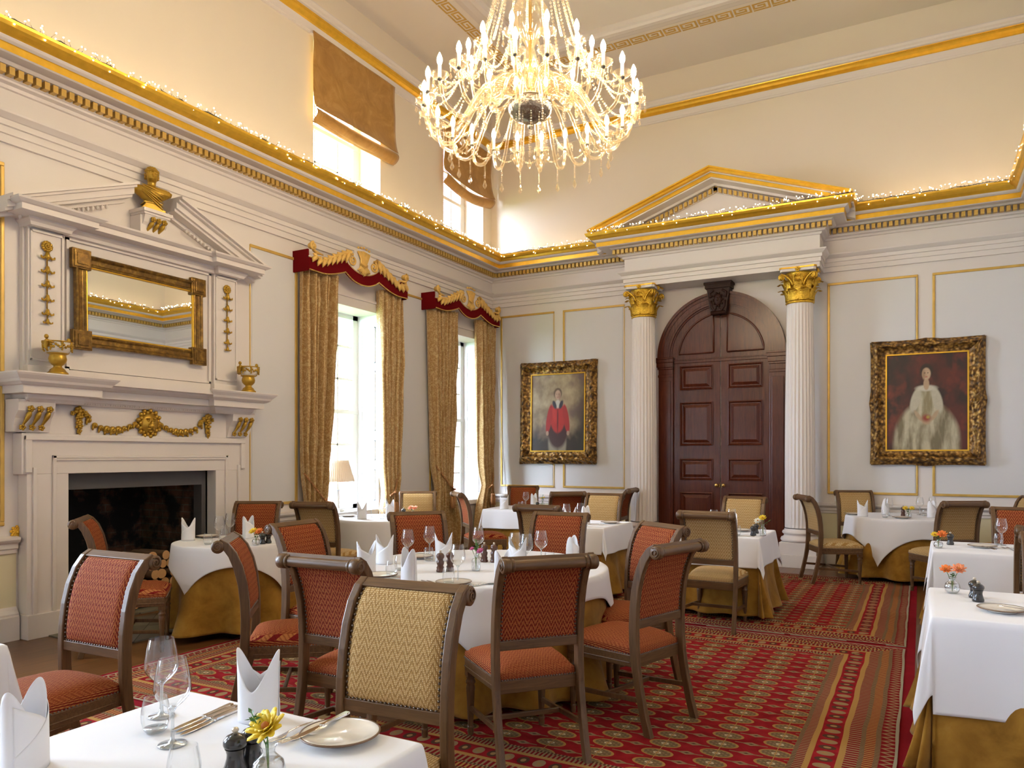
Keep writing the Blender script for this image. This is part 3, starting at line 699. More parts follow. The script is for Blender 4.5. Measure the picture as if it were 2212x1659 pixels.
for s in (-1,1):
    bx(mb,.13,.155,s*(H+.02),s*(H-.03),1.36,1.66); bx(mb,.13,.155,s*(H-.07),s*(H-.04),0.2,1.40)
    bx(mb,.13,.15,s*.90,s*.87,.2,1.50); bx(mb,0,.16,s*(H+.01),s*.745,0,.20)
bx(mb,.13,.16,-H-.02,H+.02,1.625,1.66); bx(mb,.13,.15,-.90,.90,1.475,1.50); bx(mb,.13,.145,-.90,.90,1.455,1.475)
mb.build('surround',W_,cp,bevel=.004)
MB().box(0,.10,-1.09,1.09,1.66,2.0).build('frieze',W_,cp)
mb=MB()   # consoles
for s in (-1,1):
    mb=MB(); pr=[(0,1.69),(.12,1.69),(.13,1.74),(.15,1.80),(.20,1.86),(.21,1.93),(.20,1.95),(0,1.95)]
    mb.prism([(a,b) for a,b in pr],s*1.06-.145,s*1.06+.145,'y'); 
    mb.build('console',W_,cp)
shelf=[(.10,1.925),(.13,1.93),(.16,1.96),(.17,1.99),(.24,1.995),(.24,2.055),(.26,2.06),(.29,2.08),(.30,2.10),(.33,2.13),(.34,2.145),(.34,2.155),(0,2.157)]
pth=[(0,1.20),(.10,1.20),(.10,.62),(0,.62),(0,-.62),(.10,-.62),(.10,-1.20),(0,-1.20)]
mb=MB().sweep(shelf,pth[::-1]) if False else MB()
def brk(mb,prof,ends,mid,projE,mi=0):
    """moulding with forward blocks at both ends: ends=(outer,inner) half lengths"""
    o,i_=ends
    P=[(0,o),(projE,o),(projE,i_),(0,i_),(0,-i_),(projE,-i_),(projE,-o),(0,-o)]
    # path walked so that the room lies on its left; the profile offsets outward
    P2=[(0,-o),(projE,-o),(projE,-i_),(0,-i_),(0,i_),(projE,i_),(projE,o),(0,o)]
    return mb.sweep(prof,[(a,b) for a,b in P2][::-1],False)
def shelfrun(mb,prof,o,i_,pe,x0=0.0):
    P=[(x0-.3,o),(x0+pe,o),(x0+pe,i_),(x0,i_),(x0,-i_),(x0+pe,-i_),(x0+pe,-o),(x0-.3,-o)]
    return mb.sweep(prof,P)
sh=[(a-.10,b,0) for a,b in shelf[:-1]]+[(-.15,2.157,0)]
mb=MB(); shelfrun(mb,sh,.95+.14,.95-.29+.06,.08,.10)
mb.box(0,.38,-1.1,1.1,2.10,2.155)
mb.build('mantel_shelf',W_,cp)
mb=MB()   # egg and dart under the shelf
y=-1.14
while y<1.15:
    xx=.21 if abs(y)>.70 else .135
    mb.ball((xx,y,1.962),(.022,.017,.026),8,5); mb.box(xx-.02,xx+.012,y+.021,y+.026,1.94,1.985); y+=.047
mb.build('egg_and_dart',W_,cp)
mb=MB()   # overmantel panel, pilasters
bx(mb,0,.05,-1.09,1.09,2.15,3.40)
mb.build('overmantel_panel',W_,cp)
for s in (-1,1):
    mb=MB(); a,b=s*.77,s*1.07
    bx(mb,.05,.09,a,b,2.16,3.40); 
    for (p,q,z0,z1) in ((s*.785,s*.80,2.28,3.36),(s*1.04,s*1.055,2.28,3.36),(s*.785,s*1.055,2.28,2.30),(s*.785,s*1.055,3.34,3.36)): bx(mb,.09,.105,p,q,z0,z1)
    bx(mb,.05,.12,s*.75,s*1.09,2.155,2.24)
    mb.build('pilaster',W_,cp,bevel=.003)
mb=MB()   # moulding of the central recess
for (p,q,z0,z1) in ((-.745,-.72,2.24,3.37),(.72,.745,2.24,3.37),(-.745,.745,2.24,2.26),(-.745,.745,3.35,3.37)): bx(mb,.05,.075,p,q,z0,z1)
bx(mb,.05,.068,-.745,.745,2.16,2.235); mb.build('recess_moulding',W_,cp)
ph=[(-.02,3.37),(.02,3.375),(.03,3.40),(.05,3.42),(.05,3.435),(.17,3.44),(.17,3.485),(.19,3.49),(.22,3.51),(.225,3.525),(-.10,3.53)]
mb=MB(); shelfrun(mb,ph,1.07,.78,.06,.09); mb.box(0,.22,-1.07,1.07,3.47,3.525); mb.build('pediment_base',W_,cp)
mb=MB(); y=-1.1
while y<1.1:
    xx=.165 if abs(y)>.80 else .105
    mb.box(xx,xx+.02,y,y+.022,3.405,3.43); y+=.042
mb.build('egg_and_dart',W_,cp)
for s in (-1,1):   # broken raking cornices
    mb=MB(); ye,yi=s*1.30,s*.22; ze,zi=3.50,3.93
    for (z0,z1,pj) in ((-.115,-.08,.10),(-.08,-.055,.20),(-.055,.0,.23),(0,.022,.27),(.022,.045,.31)):
        mb.prism([(ye,ze+z0),(yi,zi+z0),(yi,zi+z1),(ye,ze+z1)] if s<0 else [(ye,ze+z1),(yi,zi+z1),(yi,zi+z0),(ye,ze+z0)],0,pj,'x')
    for i in range(18):
        t=(i+.5)/20; mb.ball((.12,ye+(yi-ye)*(.12+t*.8),ze+(zi-ze)*(.12+t*.8)-.135),(.018,.014,.022),6,4)
    mb.build('raking_cornice',W_,cp)
mb=MB(); mb.prism([(-1.0,3.52),(1.0,3.52),(.24,3.83),(-.24,3.83)],0,.05,'x'); mb.build('tympanum',W_,cp)
mb=MB(); mb.box(0,.20,-.14,.14,3.53,3.72); mb.prism([(0,3.525),(.14,3.525),(.16,3.58),(.22,3.66),(.24,3.72),(.24,3.745),(0,3.745)],-.12,.12,'y')
mb.box(0,.27,-.15,.15,3.745,3.775); mb.box(0,.25,-.135,.135,3.725,3.745); mb.build('bust_bracket',W_,cp)
# gilded ornaments
def scrolls(yc,z0,z1,xs0,xs1,gap,name='scroll_ornament'):
    mb=MB()
    for q in (-1,0,1):
        y=yc+q*gap; pts=[]
        for t in range(9):
            u=t/8; pts.append((xs0+(xs1-xs0)*(u**1.3)+.012*sin(u*PI),y+(u-.5)*.035,z0+(z1-z0)*u))
        mb.tube(pts,[.012,.010,.011,.014,.017,.020,.021,.018,.010],8)
        for j in range(5): a=j*2*PI/5; mb.ball((xs0+.012,y-.02+.016*cos(a),z0-.005+.016*sin(a)),(.012,.012,.012),6,4); mb.ball((xs1+.006,y+.018+.018*cos(a),z1+.02+.016*sin(a)),(.012,.013,.013),6,4)
        mb.ball((xs1+.014,y+.018,z1+.02),.014,6,4)
    return mb.build(name,GOLDB,cp)
scrolls(-1.06,1.73,1.855,.155,.215,.075); scrolls(1.06,1.73,1.855,.155,.215,.075); scrolls(0,3.565,3.665,.175,.245,.058)
mb=MB()   # lion mask garland
rnd=random.Random(11)
def leafy(mb,y,z,r,x=.115,nn=6):
    for j in range(nn):
        a=j*2*PI/nn+rnd.uniform(0,.5); mb.ball((x+rnd.uniform(0,.02),y+r*.6*cos(a),z+r*.6*sin(a)),(r*.45,r*.45,r*.42),7,5)
    mb.ball((x+.018,y,z),r*.5,7,5)
for s in (-1,1):
    for i in range(9):
        t=(i+.5)/9; y=s*(.105+t*.50); z=1.80-.075*sin(t*PI)+ (.02 if t>.9 else 0); big=.036 if 3<=i<=5 else .026
        mb.ball((.118,y,z),(.022,big*1.05,big),9,6); mb.ball((.14,y,z),(.012,big*.5,big*.5),8,5)
        mb.ball((.12,y+s*.02,z-big*.9),(.012,.010,.022),6,4)
    for z,r in ((1.88,.045),(1.83,.035),(1.785,.034),(1.745,.030),(1.705,.022),(1.68,.012)): leafy(mb,s*.665,z,r)
    leafy(mb,s*.615,1.86,.03); leafy(mb,s*.58,1.835,.025); leafy(mb,s*.72,1.86,.022)
mb.ball((.125,0,1.80),(.045,.095,.10),16,12); mb.ball((.165,0,1.775),(.03,.038,.03),10,7); mb.ball((.175,0,1.795),(.018,.016,.03),8,6)
for s in (-1,1):
    mb.ball((.16,s*.032,1.825),(.014,.016,.010),8,5); mb.ball((.165,s*.034,1.842),(.016,.022,.007),8,5); mb.ball((.16,s*.022,1.748),(.02,.024,.014),8,5)
mb.ball((.15,0,1.725),(.02,.03,.012),8,5)
for j in range(26):
    a=j*2*PI/26; q=.095 if j%2 else .115
    mb.ball((.115+rnd.uniform(0,.02),q*cos(a),1.80+q*1.05*sin(a)),(.022,.021,.021),7,5)
mb.build('lion_mask_garland',GOLDB,cp)
for s,yo in ((-1,-.925),(1,.925)):   # bell-flower drops on the pilasters
    mb=MB(); z=3.24
    for j in range(12):
        a=j*2*PI/12; mb.ball((.105,yo+.034*cos(a),z+.034*sin(a)),(.012,.015,.015),7,5)
        a+=.26; mb.ball((.115,yo+.018*cos(a),z+.018*sin(a)),(.01,.010,.010),6,4)
    mb.ball((.12,yo,z),.012,8,5); zz=3.165
    for i,sc in enumerate((1,.95,.9,.88,.85,.7)):
        mb.lathe([(.004*sc,.032*sc),(.014*sc,.025*sc),(.020*sc,.0),(.026*sc,-.025*sc),(.012*sc,-.03*sc)],10,(.112,yo,zz))
        for q in (-1,1): mb.tube([(.11,yo+q*.012*sc,zz-.005),(.115,yo+q*.035*sc,zz-.028*sc),(.118,yo+q*.052*sc,zz-.022*sc),(.118,yo+q*.056*sc,zz-.008*sc)],[.009*sc,.011*sc,.010*sc,.006*sc],6)
        mb.ball((.118,yo,zz-.030*sc),.011*sc,6,4)
        if i<5: mb.tube([(.105,yo,zz-.03),(.105,yo,zz-.095)],.006,6)
        zz-=.118 if i<4 else .075
    mb.build('bellflower_drop',GOLDB,cp)
# firebox
fb=MB(); x0,x1,y0,y1,z1=-1.02,-.0,-iw,iw,1.9
fb.box(x0-.05,x0,y0-.05,y1+.05,0,z1); fb.box(x0,x1-.02,y0-.05,-.725,0,z1); fb.box(x0,x1-.02,.725,y1+.05,0,z1); fb.box(x0,-.45,y0,y1,z1,z1+.05); fb.box(-.47,-.12,-.73,.73,1.31,1.36)
fb.build('firebox_brick',SOOTY,cp)
sl=MB(); sl.box(-.12,.0,-iw,iw,1.20,1.345); sl.box(-.12,0,-iw,-iw+.045,0,1.2); sl.box(-.12,0,.69,iw,0,1.2); sl.build('slate_lintel',SLATE,cp)
MB().box(-1.0,.02,-iw,iw,.0,.012).build('firebox_floor',HEARTH,cp)
h=MB().box(XL+.17,XL+.98,3.62,5.52,0,.012).build('hearth',HEARTH); tag(h,'chequered grey stone hearth slab in front of the fireplace','hearth'); h['kind']='thing'
# logs: each one a thing
rnd=random.Random(4); lg=thing('log','cut log','log'); mb=MB().lathe([(.049,-.17),(.052,-.1),(.05,.1),(.05,.17)],14,(0,0,0),'x',0)
mb.build('bark',BARK,lg); MB().lathe([(.0,.172),(.05,.171)],14,(0,0,0),'x').build('cut_end',LOGEND,lg)
LG=Once(lg); i=0; RR=.052
for row,(nn,zc) in enumerate(((8,.068),(7,.156),(7,.244),(6,.332),(6,.42),(4,.505))):
    for q in range(nn):
        sc=rnd.uniform(.82,1.0)
        where=('bottom','second','third','fourth','fifth','top')[row]
        LG.put((XL-.28+rnd.uniform(-.03,.03),CY+.09+(q-(nn-1)/2)*.106+.02*row,zc),rnd.uniform(-.12,.12),'cut log with pale round end, %s layer of the fireplace pile'%where,'logs stacked in the fireplace, %s layer'%where,(1,sc,sc)); i+=1
# mirror over the mantel
mr=thing('overmantel_mirror','large gilt-framed mirror with stepped square corners above the mantelpiece','mirror',(XL+.085,CY-.04,2.845)); mr.rotation_euler=(0,math.radians(-.9),math.radians(1.3))
mb=MB(); hw,hh,fw=.66,.40,.10
P=[(hw,hh),(hw-.0,hh)]
def ringprof(mb,w,h,prof,mi=0):
    n_=len(prof); vs=[]
    for sy,sz in ((-1,-1),(1,-1),(1,1),(-1,1)):
        for o,d in prof: vs.append((d,sy*(w+o),sz*(h+o)))
    fs=[]
    for c in range(4):
        c2=(c+1)%4
        for q in range(n_-1): fs.append((c*n_+q,c2*n_+q,c2*n_+q+1,c*n_+q+1))
    mb.add(vs,fs,mi)
ringprof(mb,hw-fw,hh-fw,[(0,.012),(0,.03),(.015,.035),(.022,.028),(.03,.022),(.065,.026),(.075,.04),(.09,.05),(.10,.04),(.10,0)])
for sy in (-1,1):
    for sz in (-1,1):
        for i_,(a,dd) in enumerate(((.105,.045),(.088,.055),(.060,.062),(.046,.054))):
            y,z=sy*(hw-.05),sz*(hh-.05); mb.box(0,dd,y-a*.82,y+a*.82,z-a*.82,z+a*.82)
mb.build('frame',MFR,mr,bevel=.004)
MB().box(.0,.013,-hw+fw,hw-fw,-hh+fw,hh-fw).build('glass',MIRROR,mr)
mb=MB(); ringprof(mb,hw-fw-.012,hh-fw-.012,[(0,.012),(0,.024),(.006,.028),(.014,.026),(.014,.012)]); mb.build('inner_slip',GOLD,mr)
# urns on the mantel
ur=thing('urn','urn','urn')
MB().lathe([(0,0),(.078,0),(.078,.018),(.066,.024),(.055,.045),(.034,.062),(.030,.075),(.045,.085),(.062,.105),(.068,.13),(.062,.155),(.058,.165),(.075,.172),(.082,.178),(.0,.18)],24).build('foot',GOLDB,ur)
MB().lathe([(.07,.178),(.092,.20),(.105,.235),(.108,.262),(.112,.268),(.100,.266),(.05,.24),(.0,.235)],28).build('bowl',CHINA,ur)
mb=MB(); rnd=random.Random(2)
for j in range(44): a=j*2*PI/44; mb.ball((.103*cos(a),.103*sin(a),.232+.012*sin(j*1.9)),(.011,.011,.012),6,4)
for j in range(8):
    a=j*PI/4+.2
    for t in range(5): mb.ball((.108*cos(a+.05*(t%2)),.108*sin(a+.05*(t%2)),.255-.014*t),.012-.001*t,6,4)
for s in (-1,1):
    c=(0,s*.118); mb.ball((0,c[1],.262),(.018,.018,.022),8,6); mb.ball((0,c[1]+s*.004,.30),(.017,.017,.019),9,6); mb.tube([(0,c[1],.26),(0,c[1]+s*.018,.22),(0,c[1]-s*.01,.185)],[.018,.014,.008],7)
    mb.tube([(.0,c[1],.275),(.03,c[1]-s*.005,.262),(.05,c[1]-s*.02,.25)],[.008,.007,.006],6); mb.tube([(.0,c[1],.275),(-.03,c[1]-s*.005,.262),(-.05,c[1]-s*.02,.25)],[.008,.007,.006],6)
mb.build('cherub_mounts',GOLDB,ur)
mb=MB(); mb.lathe([(.110,.262),(.116,.266),(.116,.272),(.108,.272)],28); mb.build('rim',GOLDB,ur)
U=Once(ur); U.put((XL+.28,3.63,2.158),.35,'gilt and white porcelain urn with cherub handles at the left end of the mantelpiece'); U.put((XL+.28,5.62,2.158),.1,'gilt and white porcelain urn at the right end of the mantelpiece, beside the window')
# bust
bu=thing('bust','gilded bust of a curly-haired man in draped cloth above the chimneypiece','bust',(XL+.135,CY+.02,3.776),-.35)
mb=MB(); mb.box(-.075,.075,-.105,.105,0,.03); mb.prism([(-.1,.03),(.1,.03),(.07,.065),(-.07,.065)],-.06,.06,'x'); mb.box(-.06,.06,-.07,.07,.06,.08); mb.box(-.065,.065,-.08,.08,.08,.092)
mb.build('socle',GOLDB,bu,bevel=.003)
def bustf(u,v):
    R=[(0,.05,.06,0),(.08,.055,.065,0),(.2,.065,.12,0),(.3,.075,.175,0),(.37,.072,.185,.0),(.42,.06,.165,0),(.47,.04,.07,.0),(.50,.034,.038,.0),(.56,.034,.036,.002),(.60,.040,.038,.008),(.66,.052,.047,.012),(.74,.060,.053,.012),(.82,.062,.056,.008),(.9,.058,.053,.004),(.96,.038,.036,.0),(1,.002,.002,0)]
    Z=[.092,.11,.15,.185,.215,.235,.25,.26,.285,.297,.315,.345,.375,.40,.418,.425]
    for i in range(len(R)-1):
        if v<=R[i+1][0]+1e-9: break
    t=(v-R[i][0])/(R[i+1][0]-R[i][0]); t=t*t*(3-2*t) if False else t
    rx,ry,ox=[R[i][q]+(R[i+1][q]-R[i][q])*t for q in (1,2,3)]; z=Z[i]+(Z[i+1]-Z[i])*t
    a=2*PI*u; x=rx*cos(a)+ox; y=ry*sin(a)
    front=max(0,cos(a))
    def g(y0,z0,wy,wz,h): return h*math.exp(-((y-y0)/wy)**2-((z-z0)/wz)**2)*front
    if z>.28:
        x+=g(0,.338,.007,.016,.018)+g(0,.316,.014,.004,.006)+g(0,.303,.013,.007,.008)+g(0,.362,.03,.006,.006)-g(.017,.352,.008,.006,.008)-g(-.017,.352,.008,.006,.008)-g(0,.323,.016,.003,.003)
        if z>.372 or cos(a)<.1: 
            d=.006*noise.noise(Vector((x*60,y*60,z*60))); x+=d*cos(a)*1.6; y+=d*sin(a)*1.6
    else:
        dr=.006*sin((y*1.2+z)*150)*math.exp(-((y*.9+z-.17)/.07)**2); x+=dr*front*(z<.24)
        x+=.003*sin(y*220)*(abs(y)>.10)
    return (x,y,z)
mb=MB().grid(bustf,64,90,closed=True); mb.build('figure',GOLDB,bu)
mb=MB(); rnd=random.Random(9)
for j in range(70):
    a=rnd.uniform(-PI,PI); zz=rnd.uniform(.365,.425) if abs(a)<1.1 else rnd.uniform(.32,.425); q=math.sqrt(max(.02,1-((zz-.35)/.085)**2))
    mb.ball((.060*q*cos(a)+.005,.056*q*sin(a),zz),(.012,.012,.010),7,5)
for j in range(16):
    a=-1.5+j*.2; mb.ball((.064*cos(a)+.004,.060*sin(a),.388),(.012,.006,.012),6,4)
for s in (-1,1): mb.ball((.0,s*.053,.345),(.010,.006,.016),7,5)
mb.build('curls',GOLDB,bu)
mb=MB()
for q in range(6):
    pts=[]
    for t in range(9):
        u=t/8; y=-.10+.19*u; pts.append((.062+.012*sin(u*PI),y,.245-.02*q*u-.012*q-.055*u))
    mb.tube(pts,[.003,.006,.007,.007,.007,.007,.006,.005,.003],6)
mb.build('drapery',GOLDB,bu)
# rosette on the left panel strip
mb=MB()
for j in range(9):
    a=j*2*PI/9
    for q in (.016,.030,.044): mb.ball((XL+.012,3.457+q*cos(a+q*20),.873+q*sin(a+q*20)),(.012,.013,.013),7,5)
mb.ball((XL+.02,3.457,.873),.014,8,5); tag(mb.build('gilded_rosette',GOLD),'round gilded rosette low on the wall left of the fireplace','rosette')
# ---------------------------------------------------------------- back wall: columns, door, pictures
def fluted(a,z,N=24,d=.10):
    return 1-d*max(0,(abs(sin(a*N/2))-.35))/.65
GOLDL=plain('leaf_gilding',(.80,.48,.05),.24,(75,.9,.010),.3,30,metal=.75)
col=thing('fluted_column','col','column',kind='thing')
MB().box(-.27,.27,-.27,.27,0,.17).box(-.235,.235,-.235,.235,.17,.33).build('plinth',W_,col,bevel=.004)
MB().lathe([(.0,.33),(.225,.33),(.245,.345),(.25,.365),(.24,.39),(.215,.40),(.205,.415),(.205,.43),(.222,.44),(.23,.455),(.222,.475),(.205,.485),(.20,.50),(.20,.51)],36).build('base',W_,col)
mb=MB(); prof=[(.197,.51),(.195,.53)]+[(.195,.56)]; sh=[]
def shaft(u,v):
    z=.52+3.03*v; r=.195-.027*max(0,(v-.3)/.7)**1.5; a=2*PI*u; e=min(1,max(0,(z-.55)/.04))*min(1,max(0,(3.50-z)/.04))
    f=1-.075*e*max(0,1-((((u*24)%1)-.5)/.38)**2)
    return (r*f*cos(a),r*f*sin(a),z)
mb.grid(shaft,24*8,44,closed=True); mb.build('shaft',W_,col)
mb=MB(); mb.lathe([(.17,3.545),(.185,3.555),(.188,3.565),(.18,3.578),(.160,3.585),(.150,3.72),(.155,3.84),(.185,3.93),(.20,3.96),(.0,3.965)],32,mi=0)
def acan(mb,a,z0,h,r0,out,w):
    # acanthus leaf: curved ribbed blade that curls outward at its tip
    def f(u,v):
        q=(u-.5)*2; lobes=1-.18*abs(sin(v*PI*4)); ww=w*(1-.35*v)*lobes*(1 if v<.85 else 1-(v-.85)*3)
        r=r0+out*v**3.2+.014*(1-q*q)+.008*cos(q*11); z=z0+h*(v if v<.88 else .88-(v-.88)*.8)
        b=a+q*ww/r0; r2=r+(.02*(v-.85)/.15 if v>.85 else 0)
        return (r2*cos(b),r2*sin(b),z)
    mb.grid(f,8,12,0)
for i in range(8): acan(mb,i*PI/4+.39,3.585,.175,.172,.085,.07)
for i in range(8): acan(mb,i*PI/4,3.60,.285,.168,.095,.060)
for i in range(4):
    a=PI/4+i*PI/2
    for s in (-1,1):
        pts=[]; 
        for t in range(22):
            u=t/21
            if u<.5: r=.185+.10*(u*2)**2; z=3.78+.15*(u*2)**.8; b=a+s*(.42-.36*(u*2))
            else:
                w=(u-.5)*2; ph=w*2*PI*1.25; rr=.040*(1-w*.75); r=.285+rr*sin(ph); z=3.89+rr*cos(ph); b=a+s*.05
            pts.append((r*cos(b),r*sin(b),z))
        mb.tube(pts,.014,6)
    mb.ball((.285*cos(a),.285*sin(a),3.89),(.02,.02,.02),8,5)
    acan(mb,a,3.72,.15,.19,.06,.035)
    b=i*PI/2
    for j in range(6): c_=j*PI/3; mb.ball((.225*cos(b)-.022*cos(c_)*sin(b),.225*sin(b)+.022*cos(c_)*cos(b),3.985+.022*sin(c_)),.014,6,4)
    mb.ball((.235*cos(b),.235*sin(b),3.985),.015,7,5)
    for s in (-1,1): mb.tube([(.17*cos(b+s*.33),.17*sin(b+s*.33),3.80),(.20*cos(b+s*.25),.20*sin(b+s*.25),3.89),(.215*cos(b+s*.1),.215*sin(b+s*.1),3.925),(.22*cos(b+s*.06),.22*sin(b+s*.06),3.90)],[.010,.011,.010,.008],6)
mb.build('capital',GOLDL,col)
def abac(r):
    pts=[]
    for i in range(4):
        a=PI/4+i*PI/2
        for s in (-1,1): pts.append((r*cos(a+s*.07),r*sin(a+s*.07)))
        for t in (.25,.5,.75):
            b=a+PI/2*t; q=r*.70+r*.20*(abs(t-.5)*2)**1.5*.9; pts.append((q*cos(b),q*sin(b)))
    return pts
MB().prism(abac(.30),3.965,4.0,'z').build('abacus',W_,col); MB().prism(abac(.315),4.0,4.02,'z').build('abacus_edge',GOLD,col)
CO=Once(col); CO.put((-3.645,YB-.37,0),0,'white fluted column with gilded Corinthian capital left of the dark door'); CO.put((-1.44,YB-.37,0),0,'white fluted column with gilded Corinthian capital right of the dark door')
for o in bpy.data.objects:
    if o.name.startswith('fluted_column') and o.parent is None: o['kind']='structure'
# door
DX=-2.585; dz=2.93; yb=YB
dr=thing('door_1','tall arched mahogany double door between the white columns','door',(DX,YB,0),kind='structure')
def arc(r,n_=28,z=dz): return [(r*cos(PI*i/n_),z+r*sin(PI*i/n_)) for i in range(n_+1)]
def archband(mb,r0,r1,y0,y1,n_=48):
    pr=[(r0,0.0),(r0,y0),(r1,y0),(r1,0.0)]
    for a_,b_ in zip(pr,pr[1:]):
        mb.grid(lambda u,v,a_=a_,b_=b_:((a_[0]+(b_[0]-a_[0])*v)*cos(PI*u),a_[1]+(b_[1]-a_[1])*v,dz+.04+(a_[0]+(b_[0]-a_[0])*v)*sin(PI*u)),n_,1)
def archband_old(mb,r0,r1,y0,y1,n_=36):
    for i in range(n_):
        a,b=PI*i/n_,PI*(i+1)/n_
        P=[(r*cos(t),dz+.04+r*sin(t)) for r,t in ((r0,a),(r1,a),(r1,b),(r0,b))]
        mb.add([(p[0],y,p[1]) for y in (y0,y1) for p in P],[(0,1,2,3),(7,6,5,4),(0,4,5,1),(1,5,6,2),(2,6,7,3),(3,7,4,0)])
mb=MB()
archband(mb,.73,.925,-.06,0); archband(mb,.885,.925,-.14,-.06); archband(mb,.845,.885,-.115,-.06); archband(mb,.75,.78,-.09,-.06); archband(mb,.78,.845,-.10,-.06)
mb.build('arch',MAHOG,dr)
for s in (-1,1):
    mb=MB(); x0,x1=sorted((s*.70,s*.925)); mb.box(x0,x1,-.08,0,0,2.70); mb.box(x0+.03,x1-.03,-.095,-.08,.35,2.62); mb.box(x0-.015,x1+.01,-.12,0,0,.28)
    for z0,z1,e in ((2.68,2.72,.01),(2.72,2.80,.0),(2.80,2.83,.02),(2.83,2.90,.035),(2.90,2.95,.055),(2.95,2.975,.065)):
        mb.box(x0-e*.6,x1+e*.3,-.08-e,0,z0,z1)
    mb.build('pilaster',MAHOG,dr,bevel=.004)
MB().box(-.72,.72,-.05,0,2.885,2.935).box(-.72,.72,-.065,0,2.925,2.945).build('transom',MAHOG,dr,bevel=.003)
def rpanel(mb,x0,x1,z0,z1,y=-.045):
    w=.035
    for i_,(a,d) in enumerate(((0,.012),(w*.5,.004))):
        pass
    vs=[];R=[(0,0),(0,-.018),(.014,-.024),(.026,-.008),(.032,.004),(.040,.004),(.085,-.020)]
    n_=len(R)
    for sx,sz in ((0,0),(1,0),(1,1),(0,1)):
        for o,d in R: vs.append(((x0+o) if not sx else (x1-o),y+d,(z0+o) if not sz else (z1-o)))
    fs=[(c*n_+q,((c+1)%4)*n_+q,((c+1)%4)*n_+q+1,c*n_+q+1) for c in range(4) for q in range(n_-1)]
    fs.append(tuple(c*n_+n_-1 for c in range(4))); mb.add(vs,fs)
for s in (-1,1):
    mb=MB(); xa,xb=sorted((s*.006,s*.70)); mb.box(xa,xb,-.035,0,.01,2.885)
    leaf=mb.build('door_leaf',MAHOG,dr,bevel=.003)
    pa,pb=sorted((s*.11,s*.60))
    for z0,z1 in ((2.48,2.84),(1.645,2.295),(1.13,1.45),(.30,.95)):
        q=MB(); rpanel(q,pa,pb,z0,z1,-.037); q.build('raised_panel',MAHOG,leaf)
    kb=MB().lathe([(.0,-.105),(.018,-.103),(.030,-.088),(.030,-.075),(.018,-.060),(.010,-.050),(.010,-.040),(.024,-.038),(.024,-.034)],16,(s*.052,0,1.06),'y'); kb.build('door_knob',BRASS,leaf)
    kp=MB().box(s*.017-.006,s*.017+.006,-.038,-.034,1.03,1.075); kp.build('keyhole_plate',BRASS,leaf)
    # fanlight quarter panel
    mb=MB(); n_=14; P=[(s*.006,2.945)]+[(s*.735*cos(PI/2*i/n_),dz+.04+.735*sin(PI/2*i/n_)) for i in range(n_+1)]; P.append((s*.006,dz+.77))
    P=[(s*.006,2.945),(s*.735,2.945)]+[(s*.735*cos(PI/2*i/n_),dz+.04+.735*sin(PI/2*i/n_)) for i in range(n_)]+[(s*.006,dz+.775)]
    mb.prism(P,-.035,0,'y'); t_=mb.build('tympanum_panel',MAHOG,dr)
    mb=MB()
    for r_,dpt in ((0,.055),(.02,.046)):
        R=.60-r_; A=[(s*(.11+r_),dz+.10+r_)]; a0=math.asin((.06+r_)/R); a1=math.acos((.11+r_)/R)
        A=[(s*(.11+r_),dz+.10+r_)]+[(s*R*cos(a0+(a1-a0)*i/n_),dz+.04+R*sin(a0+(a1-a0)*i/n_)) for i in range(n_+1)]
        mb.prism(A if s>0 else A[::-1],-dpt,-.035 if r_==0 else -.056,'y') if r_==0 else mb.prism(A,-.062,-.054,'y')
    q_=[(s*(.10),-.045,dz+.09)]+[(s*.62*cos(a_),-.045,dz+.04+.62*sin(a_)) for a_ in [.085+(1.40-.085)*i/n_ for i in range(n_+1)]]+[(s*.10,-.045,dz+.09)]
    mb.tube(q_,.014,8); mb.build('raised_panel',MAHOG,t_)
mb=MB(); mb.prism([(-.11,3.56),(.11,3.56),(.165,3.93),(-.165,3.93)],-.19,0,'y'); mb.box(-.185,.185,-.22,0,3.93,3.985); mb.box(-.20,.20,-.235,0,3.985,4.018)
rnd=random.Random(5)
mb.ball((0,-.20,3.76),(.06,.035,.09),12,8); mb.ball((0,-.225,3.76),(.02,.02,.03),8,6)
for s in (-1,1):
    mb.tube([(s*.06,-.20,3.90),(s*.12,-.21,3.86),(s*.11,-.21,3.80),(s*.07,-.21,3.82)],[.016,.018,.016,.010],7); mb.tube([(s*.10,-.20,3.75),(s*.09,-.205,3.66),(s*.05,-.205,3.60),(s*.02,-.205,3.64)],[.014,.018,.016,.01],7)
    mb.ball((s*.025,-.225,3.79),(.014,.01,.009),7,5)
for j in range(10): a=j*2*PI/10; mb.ball((.065*cos(a),-.205,3.76+.10*sin(a)),(.016,.02,.016),6,4)
mb.tube([(-.10,-.20,3.57),(.10,-.20,3.57)],.028,10); mb.build('carved_keystone',MAHOGD,dr)
# small white double socket on the wall
s_=MB().box(-1.04,-.97,YB-.02,YB,.865,.935); tag(s_.build('wall_socket',W_win,bevel=.004),'small white switch plate on the wall right of the right column','socket')

